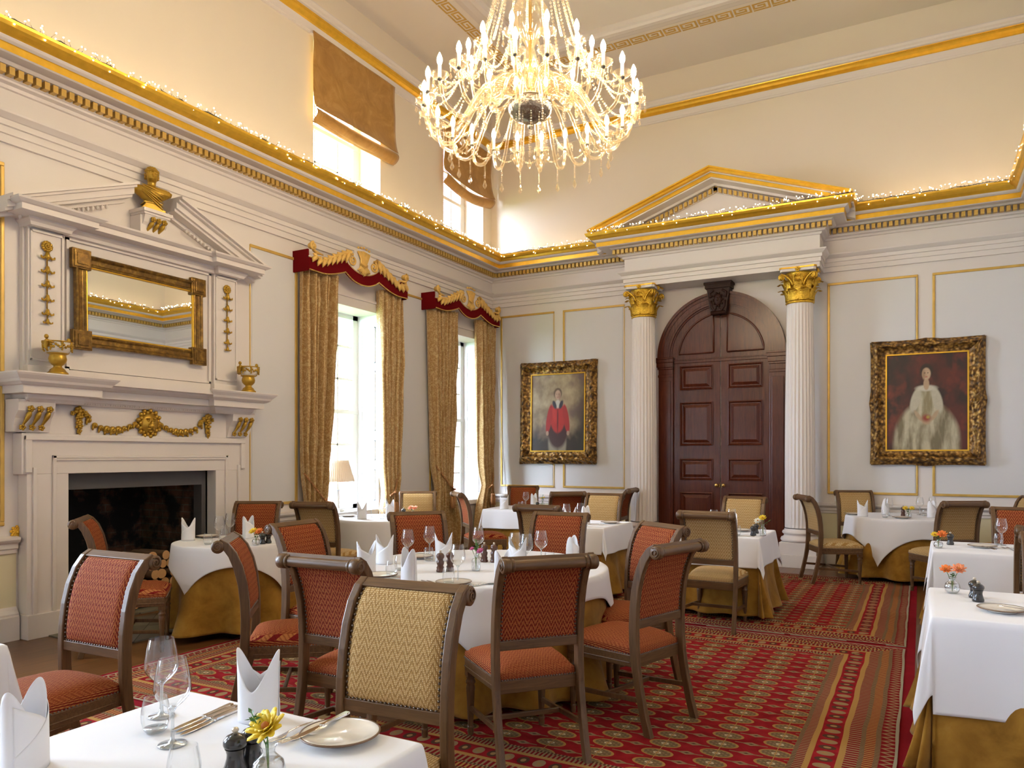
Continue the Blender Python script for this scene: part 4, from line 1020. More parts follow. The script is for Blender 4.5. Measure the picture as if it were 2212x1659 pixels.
# pictures
def canvas(w,h,paint,nx,nz):
    me=bpy.data.meshes.new('canvas'); vs=[(-w/2+w*i/nx,0,-h/2+h*j/nz) for j in range(nz+1) for i in range(nx+1)]
    fs=[(j*(nx+1)+i,j*(nx+1)+i+1,(j+1)*(nx+1)+i+1,(j+1)*(nx+1)+i) for j in range(nz) for i in range(nx)]
    me.from_pydata(vs,[],fs); at=me.color_attributes.new('paint','FLOAT_COLOR','POINT')
    for q,(x,y,z) in enumerate(vs): at.data[q].color=(*paint(x/w+.5,z/h+.5),1)
    n=NT('oil_paint'); a=n.new('ShaderNodeAttribute'); a.attribute_name='paint'; f=n.noise(n.co(),14,5,.7,1.0)
    n.bump(n.noise(n.co(),90,4),.3,.002); m=n.set(col=n.mix(f*.35,E(n,a.outputs['Color']),(.05,.03,.02)),rough=.38)
    me.materials.append(m); o=bpy.data.objects.new('canvas',me); COL.objects.link(o); return o
def ell(x,y,cx,cy,rx,ry,rot=0,soft=.15):
    c,s=cos(rot),sin(rot); dx,dy=x-cx,y-cy; u=(dx*c+dy*s)/rx; v=(-dx*s+dy*c)/ry; d=math.sqrt(u*u+v*v)
    return max(0,min(1,(1+soft-d)/(2*soft)))
def lay(c,k,a): return tuple(c[i]+(k[i]-c[i])*a for i in range(3))
def fb(x,y,s,o=0): return noise.fractal(Vector((x*s+o,y*s,o)),.8,2,4)
def paint_a(x,y):   # plain stand-in: standing figure in a red coat before a brown landscape
    n_=fb(x,y,3.5,3); c=lay((.24,.165,.09),(.50,.39,.23),max(0,min(1,.5+n_*.9))); c=lay(c,(.20,.13,.10),max(0,min(1,fb(x,y,2.5,9)*1.6)))
    c=lay(c,(.03,.022,.015),max(0,min(1,(.30+.12*fb(x,y,3,5)-y)*6))); c=lay(c,(.02,.018,.012),max(0,min(1,(x-.72)*5*(1.1-y))))
    c=lay(c,(.30,.26,.19),ell(x,y,.42,.12,.09,.22,0,.2)); c=lay(c,(.30,.26,.19),ell(x,y,.58,.12,.08,.22,0,.2))
    c=lay(c,(.045,.012,.01),ell(x,y,.5,.30,.19,.26,0,.1))
    c=lay(c,(.42,.018,.012),ell(x,y,.5,.44,.135,.20,0,.08)); c=lay(c,(.36,.014,.010),ell(x,y,.345,.42,.05,.19,-.22,.1)); c=lay(c,(.36,.014,.010),ell(x,y,.655,.42,.05,.19,.22,.1))
    c=lay(c,(.12,.006,.006),ell(x,y,.5,.40,.012,.17,0,.4)); c=lay(c,(.52,.03,.02),ell(x,y,.44,.48,.035,.10,.2,.4))
    c=lay(c,(.55,.50,.42),ell(x,y,.5,.61,.045,.055,0,.2)); c=lay(c,(.03,.03,.04),ell(x,y,.44,.60,.03,.06,.5,.2)); c=lay(c,(.03,.03,.04),ell(x,y,.56,.60,.03,.06,-.5,.2))
    c=lay(c,(.12,.075,.04),ell(x,y,.5,.745,.075,.07,0,.12)); c=lay(c,(.52,.33,.22),ell(x,y,.5,.725,.052,.062,0,.12)); c=lay(c,(.36,.20,.13),ell(x,y,.53,.715,.018,.045,0,.5))
    for sx in (.482,.518): c=lay(c,(.06,.03,.02),ell(x,y,sx,.735,.008,.004,0,.4))
    c=lay(c,(.35,.10,.08),ell(x,y,.5,.695,.014,.004,0,.4)); c=lay(c,(.45,.28,.18),ell(x,y,.5,.71,.006,.014,0,.5))
    c=lay(c,(.45,.28,.19),ell(x,y,.31,.235,.025,.03,0,.2)); c=lay(c,(.45,.28,.19),ell(x,y,.69,.235,.025,.03,0,.2))
    return c
def paint_b(x,y):   # plain stand-in: figure in a long cream gown before a dark red curtain
    n_=fb(x,y,3,2); c=lay((.025,.012,.010),(.10,.018,.012),max(0,min(1,.45+n_*1.2+(x-.5)*.5)))
    c=lay(c,(.20,.03,.015),max(0,min(1,fb(x,y,4,8)*1.5-.1)))
    f=max(0,min(1,.45+fb(x*1.8,y*.55,5,1)*1.1))
    g=lay((.20,.165,.09),(.56,.50,.34),f); c=lay(c,g,ell(x,y,.50,.08,.40,.42,0,.07))
    c=lay(c,lay((.30,.25,.13),(.60,.54,.38),f),ell(x,y,.50,.45,.12,.20,0,.1)); 
    for s in (-1,1):
        c=lay(c,(.56,.51,.38),ell(x,y,.5+s*.13,.52,.055,.13,s*.35,.15)); c=lay(c,(.50,.36,.22),ell(x,y,.5+s*.10,.36,.022,.07,-s*.7,.2))
    c=lay(c,(.66,.61,.48),ell(x,y,.5,.64,.12,.03,0,.3)); c=lay(c,(.52,.35,.21),ell(x,y,.5,.68,.035,.06,0,.15))
    c=lay(c,(.030,.016,.010),ell(x,y,.5,.815,.078,.075,0,.12)); c=lay(c,(.58,.40,.25),ell(x,y,.5,.785,.052,.062,0,.12)); c=lay(c,(.40,.25,.14),ell(x,y,.47,.78,.018,.045,0,.5))
    for sx in (.482,.518): c=lay(c,(.05,.025,.015),ell(x,y,sx,.795,.009,.004,0,.4))
    c=lay(c,(.45,.06,.05),ell(x,y,.5,.755,.015,.005,0,.4)); c=lay(c,(.50,.34,.2),ell(x,y,.5,.77,.006,.014,0,.5))
    c=lay(c,(.50,.35,.21),ell(x,y,.5,.30,.05,.03,0,.2)); c=lay(c,(.30,.05,.03),ell(x,y,.5,.335,.05,.035,0,.5)); c=lay(c,(.45,.35,.06),ell(x,y,.52,.345,.02,.015,0,.5))
    return c
def ornate(w,h,fw,dep,seed,amp,mats,parent,orn):
    """carved frame: swept profile whose surface is modelled with scroll relief"""
    mb=MB(); N=150; M=16
    per=2*(w+h)
    def prof(t): # t 0 inner ..1 outer
        return dep*(.30+.85*math.exp(-((t-.62)/.24)**2))*(1 if t<.97 else .4)
    for side in range(4):
        L=w if side%2==0 else h; W2,H2=w/2,h/2
        def f(u,v,side=side,L=L):
            ex=fw*v; s=(u-.5)*(L+2*ex)
            rel=noise.noise(Vector((s*16+seed,v*3.4+side*9,seed)))*.6+abs(sin(s*26+2.5*sin(v*5)))*.45*math.exp(-((v-.6)/.28)**2)
            cor=max(0,1-(L/2+ex-abs(s))/.22); cen=max(0,1-abs(s)/.16)
            d=prof(v)+amp*rel*(v>.18)*(1+1.0*cor+orn*cen)+amp*.9*(cor**.5)*math.exp(-((v-.6)/.3)**2)
            o=(L*0+( (h if side%2==0 else w)/2))+ex*(1)+(amp*.6*(cen*orn+cor*.5) if v>.95 else 0)
            P={0:(s,-d,-o),2:(-s,-d,o),1:(o,-d,s),3:(-o,-d,-s)}[side]
            return P
        mb.grid(f,int(110*L/.9),M+6,0,True)
        # outer edge
    W2,H2=w/2+fw*.97,h/2+fw*.97
    for a,b,c_,d in ((-W2,W2,-H2,-H2+.03),(-W2,W2,H2-.03,H2),(-W2,-W2+.03,-H2,H2),(W2-.03,W2,-H2,H2)): mb.box(a,b,-dep*.4,0.0,c_,d,0)
    return mb.build('frame',mats[0],parent)
def picture(name,label,x0,x1,z0,z1,fw,paint,seed,amp,mat,orn):
    w,h=x1-x0-2*fw,z1-z0-2*fw
    p=thing(name,label,'painting',((x0+x1)/2,YB-.03,(z0+z1)/2)); p.rotation_euler.x=math.radians(-1.2)
    ornate(w,h,fw,.065,seed,amp,[mat],p,orn)
    c=canvas(w+.01,h+.01,paint,150,int(150*h/w)); c.parent=p; c.location.y=-.012
    MB().box(-w/2-.02,w/2+.02,-.010,.0,-h/2-.02,h/2+.02).build('backing',BLACKP,p)
    mb=MB()
    for a,b,c_,d in ((-w/2-.005,w/2+.005,-h/2-.005,-h/2+.012),(-w/2-.005,w/2+.005,h/2-.012,h/2+.005),(-w/2-.005,-w/2+.012,-h/2,h/2),(w/2-.012,w/2+.005,-h/2,h/2)): mb.box(a,b,-.03,-.012,c_,d)
    mb.build('slip',GOLD,p)
picture('oil_painting','gilt-framed portrait of a standing figure in a red coat, left of the door',-5.91,-4.53,1.36,3.04,.205,paint_a,3,.034,GOLDD,.2)
picture('oil_painting','gilt-framed portrait of a figure in a cream gown, right of the door',-.59,.72,1.375,3.015,.185,paint_b,8,.026,GOLDD,1.2)

# ---------------------------------------------------------------- curtains, pelmets, blinds
def curtain(y0t,y1t,y0w,y1w,y0b,y1b,zw,label,seed,side,tass=True):
    """hangs from y0t..y1t at the top, gathered to y0w..y1w at height zw"""
    rnd=random.Random(seed); ph=[rnd.uniform(0,6) for _ in range(6)]; Z0,Z1=.02,3.72; nf=7
    def lim(z):
        if z>=zw: t=((z-zw)/(Z1-zw)); s=t**.62; return y0w+(y0t-y0w)*s,y1w+(y1t-y1w)*s
        t=(zw-z)/(zw-Z0); s=min(1,t*1.6)**.6; return y0w+(y0b-y0w)*s,y1w+(y1b-y1w)*s
    def f(u,v):
        z=Z0+(Z1-Z0)*v; a,b=lim(z); k_=(u+.02*sin(u*23+ph[4]))*nf*2*PI+ph[0]+.5*sin(z*1.1+ph[1])
        amp=.078*(1-.30*math.exp(-((z-zw)/.2)**2)); y=a+(b-a)*(u+.012*sin(k_*2+ph[2]))
        return (XL+.14+amp*(1.05-2.1*abs(sin(k_/2))**.75)+.018*sin(k_*.5+ph[3])+.03*math.exp(-((z-zw)/.25)**2),y,z)
    o=MB().grid(f,130,60).build('curtain',DAMASK,solid=.004); tag(o,label,'curtain',group='gold damask curtains at the two windows')
    # twisted tieback rope swung from a wall hook to the gathered waist
    ya,yb_=(y0w,y1w); hook=(y1w+.02 if side>0 else y0w-.02)
    inner=(y0w if side>0 else y1w)
    pts=[]; N=26
    for i in range(N+1):
        t=i/N; y=hook+(inner-hook)*t; z=zw+.34-.36*math.sin(min(1,t*1.0)*PI/2); x=XL+.16+.10*math.sin(min(1,t*1.6)*PI/2); pts.append(Vector((x,y,z)))
    mb=MB()
    for s in range(2):
        q=[]
        for i in range(N*4+1):
            t=i/4; a=pts[min(N,int(t))]; b=pts[min(N,int(t)+1)]; p=a.lerp(b,t-int(t)); w=i*.9+s*PI
            q.append(p+Vector((.008*cos(w),0,.008*sin(w))))
        mb.tube(q,.0075,6)
    tb=mb.build('tieback_rope',ROPE,o)
    e=pts[-1] if not tass else pts[int(N*.72)]
    mb=MB()
    for dy in (-.025,.03):
        mb.tube([(e.x+.02,e.y+dy*.4,e.z),(e.x+.03,e.y+dy,e.z-.14)],.008,6); mb.lathe([(0,.03),(.02,.025),(.024,.0),(.018,-.02),(.027,-.03),(.033,-.16),(.0,-.165)],12,(e.x+.03,e.y+dy,e.z-.16))
    mb.ball((e.x+.02,e.y,e.z),.022,8,6); mb.build('tassel',ROPE,tb)
    return o
curtain(6.56,7.16,6.58,6.90,6.58,7.10,.95,'gold damask curtain left of the first window, nearer the fireplace',1,-1)
curtain(8.00,8.46,8.06,8.30,8.02,8.40,.98,'gold damask curtain right of the first window, tied back with a rope',2,1)
curtain(9.16,9.86,9.30,9.66,9.22,9.90,1.0,'gold damask curtain left of the second window, behind a red chair',3,-1)
curtain(10.50,11.02,10.66,10.92,10.50,10.98,.98,'gold damask curtain in the corner beside the back wall, with rope tassels',4,1)
def pelmet(yc,label):
    p=thing('window_pelmet',label,'pelmet',(XL,yc,3.66),group='red velvet pelmets with gilded crests')
    HW=.955; D_=.26
    def low(s):
        a=abs(s)
        if a<.34: return .0+.10*(a/.34)**2.2
        t=(a-.34)/.66; return .10-.105*sin(min(1,t*1.35)*PI/2)+.02*max(0,t-.6)
    def top(s):
        a=abs(s)
        if a<.34: return .135+.115*(a/.34)**2.2
        t=(a-.34)/.66; return .25-.105*sin(min(1,t*1.35)*PI/2)+.0*t
    def crest(s):
        a=abs(s)
        if a<.16: return .47
        if a<.36: return .43-.06*((a-.16)/.2)
        t=(a-.36)/.64; return .37-.19*min(1,t*1.5)+.08*max(0,t-.66)*2
    mb=MB(); N=80
    def strip(f0,f1,x0,x1,mi,a0=-1,a1=1):
        for i in range(N):
            s0,s1=a0+(a1-a0)*i/N,a0+(a1-a0)*(i+1)/N; vs=[]
            for x in (x0,x1):
                for s in (s0,s1):
                    for f in (f0,f1): vs.append((x,s*HW,f(s)))
            mb.add(vs,[(0,1,3,2),(4,6,7,5),(0,2,6,4),(1,5,7,3)]+([(0,4,5,1)] if i==0 else [])+([(2,3,7,6)] if i==N-1 else []),mi)
    strip(low,lambda s:top(s)+.01,D_-.02,D_,0); mb.box(0,D_-.02,-HW,-HW+.02,-.005,.145+.10); mb.box(0,D_-.02,HW-.02,HW,-.005,.145+.10)
    mb.box(0,D_-.02,-HW+.02,HW-.02,.06,.075) if False else None
    mb.build('velvet_band',VELVET,p)
    mb=MB(); strip(top,lambda s:max(top(s)+.02,crest(s)-.10 if abs(s)>.36 else crest(s)-.05),D_-.012,D_+.004,0); mb.build('white_ground',W_,p)
    mb=MB()
    for f in (low,top):
        for i in range(96): s=-1+2*(i+.5)/96; mb.ball((D_+.004,s*HW,f(s)+.004),.0085,6,4)
    mb.build('bead_trim',GOLDP,p)
    mb=MB(); X=D_+.012
    for s in (-1,1):
        # acanthus sweep, volute and end scroll
        for j in range(8):
            t=j/7; y=s*(.30+.58*t); z=crest(.31+.6*t)-.05; L=.125*(1-.45*t)
            mb.tube([(X,y-s*.02,z),(X+.012,y,z+.03),(X+.004,y+s*.03,z+.045*(1-.3*t))],[.018,.024,.006],6)
            pts=[(X,y-s*.03,z+.02),(X+.014,y,z-.012),(X+.012,y+s*.03,z-L*.6),(X+.004,y+s*.035,z-L)]
            mb.tube(pts,[.018,.032,.024,.004],7)
        pts=[(X+.006,s*(.25+.62*t/16)*1.0,crest(.27+.64*t/16)-.035) for t in range(17)]; mb.tube(pts,[.030-.0009*t for t in range(17)],8)
        pts=[]
        for t in range(30): ph_=t/29*2*PI*1.7; r=.072*(1-t/34); pts.append((X+.004,s*(.205+r*sin(ph_)),.275+r*cos(ph_)))
        mb.tube(pts,[.016-.0002*t for t in range(30)],7)
        pts=[]
        for t in range(20): ph_=t/19*2*PI*1.4; r=.045*(1-t/24); pts.append((X+.01*(t/19),s*(HW-.055)+s*r*sin(ph_),.285+r*cos(ph_)))
        mb.tube(pts,.017,7); mb.lathe([(.03,-.05),(.04,-.03),(.04,.0),(.03,.015)],12,(X-.01,s*(HW-.055),.29),'x'); mb.ball((X+.02,s*(HW-.055),.285),.018,8,5)
        mb.tube([(X,s*(HW-.05),.24),(X+.01,s*(HW-.10),.215),(X,s*(HW-.22),.215)],[.016,.02,.008],7)
    for j in range(9):      # wheatsheaf fan
        t=(j-4)/4; mb.tube([(X,t*.045,.25),(X+.016,t*.062,.33),(X+.006,t*.115,.43-.02*abs(t))],[.012,.015,.012],7)
    for j in range(5): t=(j-2)/2; mb.ball((X+.006,t*.105,.475-.018*abs(t)),.016,8,6)
    for j in range(11):
        t=(j-5)/5; mb.tube([(X,t*.05,.245),(X+.016,t*.085,.17+.02*abs(t)),(X+.004,t*.13,.11+.06*abs(t))],[.012,.017,.004],6)
    mb.tube([(X+.006,-.07,.265),(X+.022,0,.235),(X+.006,.07,.265)],.012,7); mb.tube([(X+.006,-.07,.245),(X+.022,0,.215),(X+.006,.07,.245)],.010,7)
    mb.build('gilded_crest',GOLDC,p)
    return p
pelmet(7.49,'red velvet pelmet with gilded leaf crest over the first window, nearer the fireplace')
pelmet(10.08,'red velvet pelmet with gilded leaf crest over the second window, by the corner')
def blind(y0,y1,z0,seed,label,sag):
    rnd=random.Random(seed); b=thing('roman_blind',label,'blind',(XL,(y0+y1)/2,z0),group='ochre roman blinds on the upper windows'); w=y1-y0; H=6.62-z0
    def f(u,v):
        z=.16+(H-.16)*v; q=math.sin(u*PI); wv=.015*noise.noise(Vector((u*3,v*3,seed)))
        edge=.03*sag*sin(v*5+seed)*(1-v)
        return (.075+.02*q*(1-v)+wv+ .09*math.exp(-v*9)*(.6+.4*q),(u-.5)*w*(1)+edge*(2*u-1),z-sag*.09*q*math.exp(-v*5))
    MB().grid(f,30,40).build('fabric',BLIND,b,solid=.006)
    def fold(u,v):
        q=math.sin(u*PI); a=v*PI*1.1
        return (.09+.055*sin(a),(u-.5)*w*1.0,.155-.075*v*1.6-sag*.09*q+.02*cos(a))
    mb=MB(); mb.grid(fold,24,8)
    mb.grid(lambda u,v:(.065+.035*sin(v*PI*1.1),(u-.5)*w*.985,.07-.07*v-sag*.07*math.sin(u*PI)),24,8)
    mb.build('bottom_folds',BLIND,b,solid=.006)
    MB().box(.0,.05,-w/2,w/2,H-.02,H+.0).build('head_rail',W_,b)
blind(6.80,8.40,5.53,1,'ochre roman blind on the upper window above the first pelmet',.25)
blind(9.62,11.08,5.70,2,'ochre roman blind on the upper window beside the corner',1.25)
# table lamp on the window sill
lp=thing('table_lamp','white pleated shade table lamp standing on the sill of the first window','lamp',(XL-.10,7.42,.775),.3)
MB().box(-.07,.07,-.07,.07,0,.025).box(-.055,.055,-.055,.055,.025,.04).lathe([(.035,.04),(.026,.06),(.024,.27),(.032,.28),(.045,.285),(.02,.29),(.012,.30),(.012,.42)],12).build('base',W_win,lp,bevel=.003)
def shf(u,v):
    a=2*PI*u; r=(.215-.075*v)*(1+.018*cos(a*48)); return (r*cos(a),r*sin(a),.39+.27*v)
MB().grid(shf,192,6,closed=True).build('lamp_shade',SHADE,lp,solid=.003)
# thin white flex down the corner
mb=MB().tube([(XL+.10,YB-.04,4.02),(XL+.12,YB-.03,3.2),(XL+.2,YB-.02,2.0),(XL+.26,YB-.02,1.2),(XL+.30,YB-.03,.86)],.005,5); tag(mb.build('wall_cable',W_win),'thin white cable running down the corner beside the second window','cable')
# ---------------------------------------------------------------- dining chair
def make_chair(red):
    t=thing('dining_chair','chair','chair'); SB,SS=(RED_B,RED_S) if red else (BEI_B,BEI_S)
    C=[(-.335,0),(-.300,.12),(-.268,.26),(-.247,.38),(-.238,.48),(-.236,.58),(-.240,.68),(-.252,.78),(-.274,.87),(-.305,.945),(-.342,.995),(-.380,1.018)]
    def cv(z):
        for (a,b),(c,d) in zip(C,C[1:]):
            if z<=d: return a+(c-a)*(z-b)/(d-b)
        return C[-1][0]
    def norm(i):
        a=Vector(C[max(0,i-1)]); b=Vector(C[min(len(C)-1,i+1)]); d=(b-a).normalized(); return Vector((d.y,-d.x))   # forward normal
    for s in (-1,1):
        mb=MB(); F=[];B=[]
        for i,p in enumerate(C):
            h=(.022,.021,.021,.023,.025,.025,.025,.025,.025,.024,.022,.020)[i]; n_=norm(i); F.append((p[0]+n_.x*h,p[1]+n_.y*h)); B.append((p[0]-n_.x*h,p[1]-n_.y*h))
        xa,xb=sorted((s*.203,s*.237)); mb.prism(F+B[::-1],xa,xb,'x')
        mb.build('leg',WOOD,t,bevel=.005)
        mb=MB(); c=(0,-.382,.990); mb.lathe([(0,xa-.004),(.030,xa-.004),(.036,xa),(.036,xb),(.030,xb+.007),(.0,xb+.007)],18,c,'x')
        pts=[]
        for q in range(26): ph=q/25*2*PI*1.6; r=.027*(1-q/30); pts.append((s*.2435,c[1]+r*cos(ph+1),c[2]+r*sin(ph+1)))
        mb.tube(pts,.0035,5); mb.build('scroll_end',WOOD,t)
        mb=MB(); x=s*.205; mb.box(x-.024,x+.024,.185,.233,.325,.415)
        mb.lathe([(.020,.325),(.025,.318),(.020,.309),(.025,.300),(.027,.290),(.020,.280),(.022,.272),(.024,.262),(.023,.245)],16,(x,.209,0))
        mb.grid(lambda u,v:((.023-.008*v)*(1-.10*abs(sin(u*PI*10)))*cos(2*PI*u)+x,(.023-.008*v)*(1-.10*abs(sin(u*PI*10)))*sin(2*PI*u)+.209,.245-.185*v),40,5,closed=True)
        mb.lathe([(.015,.06),(.020,.052),(.016,.042),(.018,.03),(.012,.0)],14,(x,.209,0)); mb.build('leg',WOOD,t)
        mb=MB(); mb.beam((s*.205,.20,.155),(s*.212,cv(.19),.19),.018,.026); mb.build('stretcher',WOOD,t,bevel=.003)
    mb=MB(); mb.beam((-.205,-.03,.172),(.205,-.03,.172),.018,.026); mb.build('stretcher',WOODX,t,bevel=.003)
    mb=MB(); mb.prism([(-.205,-.235),(.205,-.235),(.233,.228),(-.233,.228)],.352,.418,'z'); mb.prism([(-.210,-.20),(.210,-.20),(.237,.232),(-.237,.232)],.372,.380,'z'); mb.build('seat_rail',WOODX,t,bevel=.004)
    mb=MB()   # top rail: roll seen from behind, curved board seen from the front
    mb.lathe([(.026,-.203),(.026,.203)],16,(0,-.380,.990),'x'); 
    for s in (-1,1): mb.lathe([(.030,s*.180),(.033,s*.185),(.033,s*.192),(.030,s*.198)],16,(0,-.380,.990),'x')
    F=[(-.325-.004,.978+.014)] and [];B=[]
    for i in range(10,12): n_=norm(i); p=C[i]; F.append((p[0]+n_.x*.017,p[1]+n_.y*.017)); B.append((p[0]-n_.x*.012,p[1]-n_.y*.012))
    q0=(cv(.925),.925); F.insert(0,(q0[0]+.012,q0[1])) if False else None
    mb.prism(F+B[::-1],-.205,.205,'x'); mb.build('top_rail',WOODX,t,bevel=.003)
    MB().box(-.205,.205,cv(.59)-.017,cv(.59)+.017,.565,.612).build('lower_rail',WOODX,t,bevel=.004)
    PL=[(cv(.608),.608)]+[p for p in C if .61<p[1]<.99]+[(-.352,1.001)]; SL=[0]
    for a_,b_ in zip(PL,PL[1:]): SL.append(SL[-1]+math.dist(a_,b_))
    def arcp(v):
        q=v*SL[-1]
        for i in range(len(PL)-1):
            if q<=SL[i+1]+1e-9: break
        def tg(i):
            a_=PL[max(0,i-1)]; b_=PL[min(len(PL)-1,i+1)]; L=math.dist(a_,b_); return ((b_[1]-a_[1])/L,-(b_[0]-a_[0])/L)
        t=(q-SL[i])/(SL[i+1]-SL[i]); n0,n1=tg(i),tg(i+1)
        return tuple(PL[i][k]+(PL[i+1][k]-PL[i][k])*t for k in (0,1)),tuple(n0[k]+(n1[k]-n0[k])*t for k in (0,1))
    mb=MB()
    def pad(sg):
        def f(u,v):
            x=(u-.5)*.400; e=min(1,min(u,1-u)*14)**.5*min(1,min(v,1-v)*14)**.5; (y,z),(ny,nz)=arcp(v)
            o=sg*(.006+(.016 if sg>0 else .007)*e); return (x,y+ny*o,z+nz*o)
        return f
    mb.grid(pad(1),16,30); mb.grid(pad(-1),16,30)
    bk=mb.build('backrest',SB,t)
    mb=MB()
    def bead(p,r=.0052): mb.ball(p,r,6,4)
    for sg in (1,-1):
        f=pad(sg)
        for i in range(22): bead(f(.015,i/21)); bead(f(.985,i/21))
        for i in range(24): bead(f(i/23,.012)); bead(f(i/23,.985))
    mb.build('nail_trim',NAIL,bk)
    def st(u,v):
        hw=.207+.03*u2(v); x=(u-.5)*2; q=(v-.5)*2; r=max(abs(x),abs(q)); 
        return x,q,r
    mb=MB()
    def top(u,v):
        X=(u-.5)*2; Q=(v-.5)*2; hw=.212+.014*Q; e=(1-abs(X)**4)*(1-abs(Q)**4); z=.452+.055*max(0,e)**.45*(.78+.22*(1-(X*X+Q*Q)/2))
        return (X*hw,Q*.234+.004,z)
    mb.grid(top,20,20)
    def sk(u,v):
        a=u*4; i=int(a)%4; f_=(a-int(a))*2-1; X,Q={0:(f_,-1),1:(1,f_),2:(-f_,1),3:(-1,-f_)}[i]; hw=.212+.014*Q
        k=1+.012*sin(v*PI); return (X*hw*k,Q*.234*k+.004,.415+.038*v)
    mb.grid(sk,80,4,closed=True); seat=mb.build('seat',SS,t)
    mb=MB()
    for i in range(112): p=sk(i/112,.10); bead((p[0]*1.006,p[1]*1.006,p[2]))
    mb.build('nail_trim',NAIL,seat)
    return t
def u2(v): return v
CH={'r':Once(make_chair(True)),'b':Once(make_chair(False))}
for (k_,x,y,a,lab) in CHAIRS:
    CH[k_].put((x,y,0),math.radians(a-90),lab,'red chevron dining chairs' if k_=='r' else 'beige chevron dining chairs')

# ---------------------------------------------------------------- tables and cloths
TZ=.75
def make_table(tid,x,y,rot,shape,dim,name):
    t=thing('dining_table','wooden table beneath the cloths, the '+name,'table',(x,y,0),rot)
    mb=MB()
    if shape=='round': mb.lathe([(0,TZ-.03),(dim-.01,TZ-.03),(dim-.005,TZ-.015),(dim-.01,TZ-.004),(0,TZ-.004)],48)
    else: mb.box(-dim[0]+.008,dim[0]-.008,-dim[1]+.008,dim[1]-.008,TZ-.03,TZ-.004)
    mb.build('tabletop',WOODX,t)
    r=dim*.62 if shape=='round' else None
    for sx in (-1,1):
        for sy in (-1,1):
            px,py=(sx*r*.8,sy*r*.8) if r else (sx*(dim[0]-.09),sy*(dim[1]-.09))
            MB().box(px-.03,px+.03,py-.03,py+.03,0,TZ-.03).build('leg',BLACKP,t)
def closest(p,shape,dim):
    if shape=='round':
        r=math.hypot(*p)
        if r<=dim: return None
        n_=(p[0]/r,p[1]/r); return (n_[0]*dim,n_[1]*dim),n_,r-dim
    b=(max(-dim[0],min(dim[0],p[0])),max(-dim[1],min(dim[1],p[1]))); v=(p[0]-b[0],p[1]-b[1]); e=math.hypot(*v)
    if e<1e-6: return None
    return b,(v[0]/e,v[1]/e),e
def cloth(name,label,cat,tid,x,y,rot,shape,dim,ov,crot,mat,k_,amp,flare,zt,maxdrop,seed,corner=.82,N=110):
    rnd=random.Random(seed); ph=rnd.uniform(0,6); ph2=rnd.uniform(0,6)
    hx,hy=(dim+ov,dim+ov) if shape=='round' else (dim[0]+ov,dim[1]+ov); cr,sr=cos(crot),sin(crot)
    rnd_=mat is SUEDE
    def f(u,v):
        a,b=(u-.5)*2,(v-.5)*2
        if rnd_ :    # round-cornered floor-length cloth: concentric mapping of the square to a rounded outline
            m=max(abs(a),abs(b)); 
            if shape=='round':
                if m>0: q=math.hypot(a,b); s_=m/q
                else: s_=0
                px,py=a*s_*hx,b*s_*hx
            else:
                px,py=a*hx,b*hy
                ex=max(0,abs(px)-dim[0]); ey=max(0,abs(py)-dim[1]); e_=math.hypot(ex,ey)
                if e_>ov: px=math.copysign(dim[0]+ex*ov/e_,px) if ex>0 else px; py=math.copysign(dim[1]+ey*ov/e_,py) if ey>0 else py
        else: px,py=a*hx,b*hy
        P=(px*cr-py*sr,px*sr+py*cr) if shape=='round' else (px,py)
        c=closest(P,shape,dim)
        if c is None: return (P[0],P[1],zt+.0015*noise.noise(Vector((P[0]*5,P[1]*5,seed))))
        bb,n_,e=c
        if shape=='rect' and abs(n_[0])>.02 and abs(n_[1])>.02: dr=e*corner; cf=1
        elif shape=='round': 
            side=max(0,e-ov); dr=min(e,ov)+max(0,e-ov)*corner; cf=0
        else: dr=e; cf=0
        dr=min(dr,maxdrop); th=math.atan2(P[1],P[0]); per=th if shape=='round' else (bb[0]*2.1-bb[1]*1.7+math.atan2(n_[1],n_[0])*1.1)
        w=sin(k_*per+ph+.8*sin(3*th+ph2)); w2=sin(k_*.43*per+ph2)
        g=min(1,dr/.22); A=amp*g*(.35+.65*dr/max(.3,maxdrop))
        if rnd_: out=-.012+flare*dr*(dr/maxdrop)*1.1+A*max(0,(dr-.15)/maxdrop)*1.6*(w*.7+w2*.45)+(.05*e*cf)
        else: out=.012+flare*dr+A*(w*.7+w2*.45)+(.10*e*cf*(.55+.45*cos(4*math.atan2(n_[1],n_[0])*1.0+PI)))
        if e<.03: out=(-.012 if rnd_ else .012)*sin(min(1,e/.03)*PI/2); dr=.012*(1-cos(min(1,e/.03)*PI/2))
        z=zt-dr
        z=max(z,.012+.004*w)
        return (bb[0]+n_[0]*out,bb[1]+n_[1]*out,z)
    mb=MB().grid(f,N,N); o=mb.build(name,mat,solid=.0025); o.location=(x,y,0); o.rotation_euler.z=rot
    return tag(o,label,cat,group=('white tablecloths' if mat is CLOTH else 'ochre suede undercloths'))
for (tid,name,x,y,rot,shape,dim,ov,crot,wk,wamp,wfl,drop,corner,sk_,samp) in TABLES:
    make_table(tid,x,y,rot,shape,dim,name)
    cloth('undercloth','ochre suede undercloth on the '+name,'tablecloth',tid,x,y,rot,shape,dim,.69,0,SUEDE,sk_,samp,.10,TZ,.69,tid*3+1,1.0,N=130)
    cloth('tablecloth','white top cloth on the '+name,'tablecloth',tid,x,y,rot,shape,dim,ov,crot,CLOTH,wk,wamp,wfl,TZ+.004,drop,tid*5+2,corner,N=120)

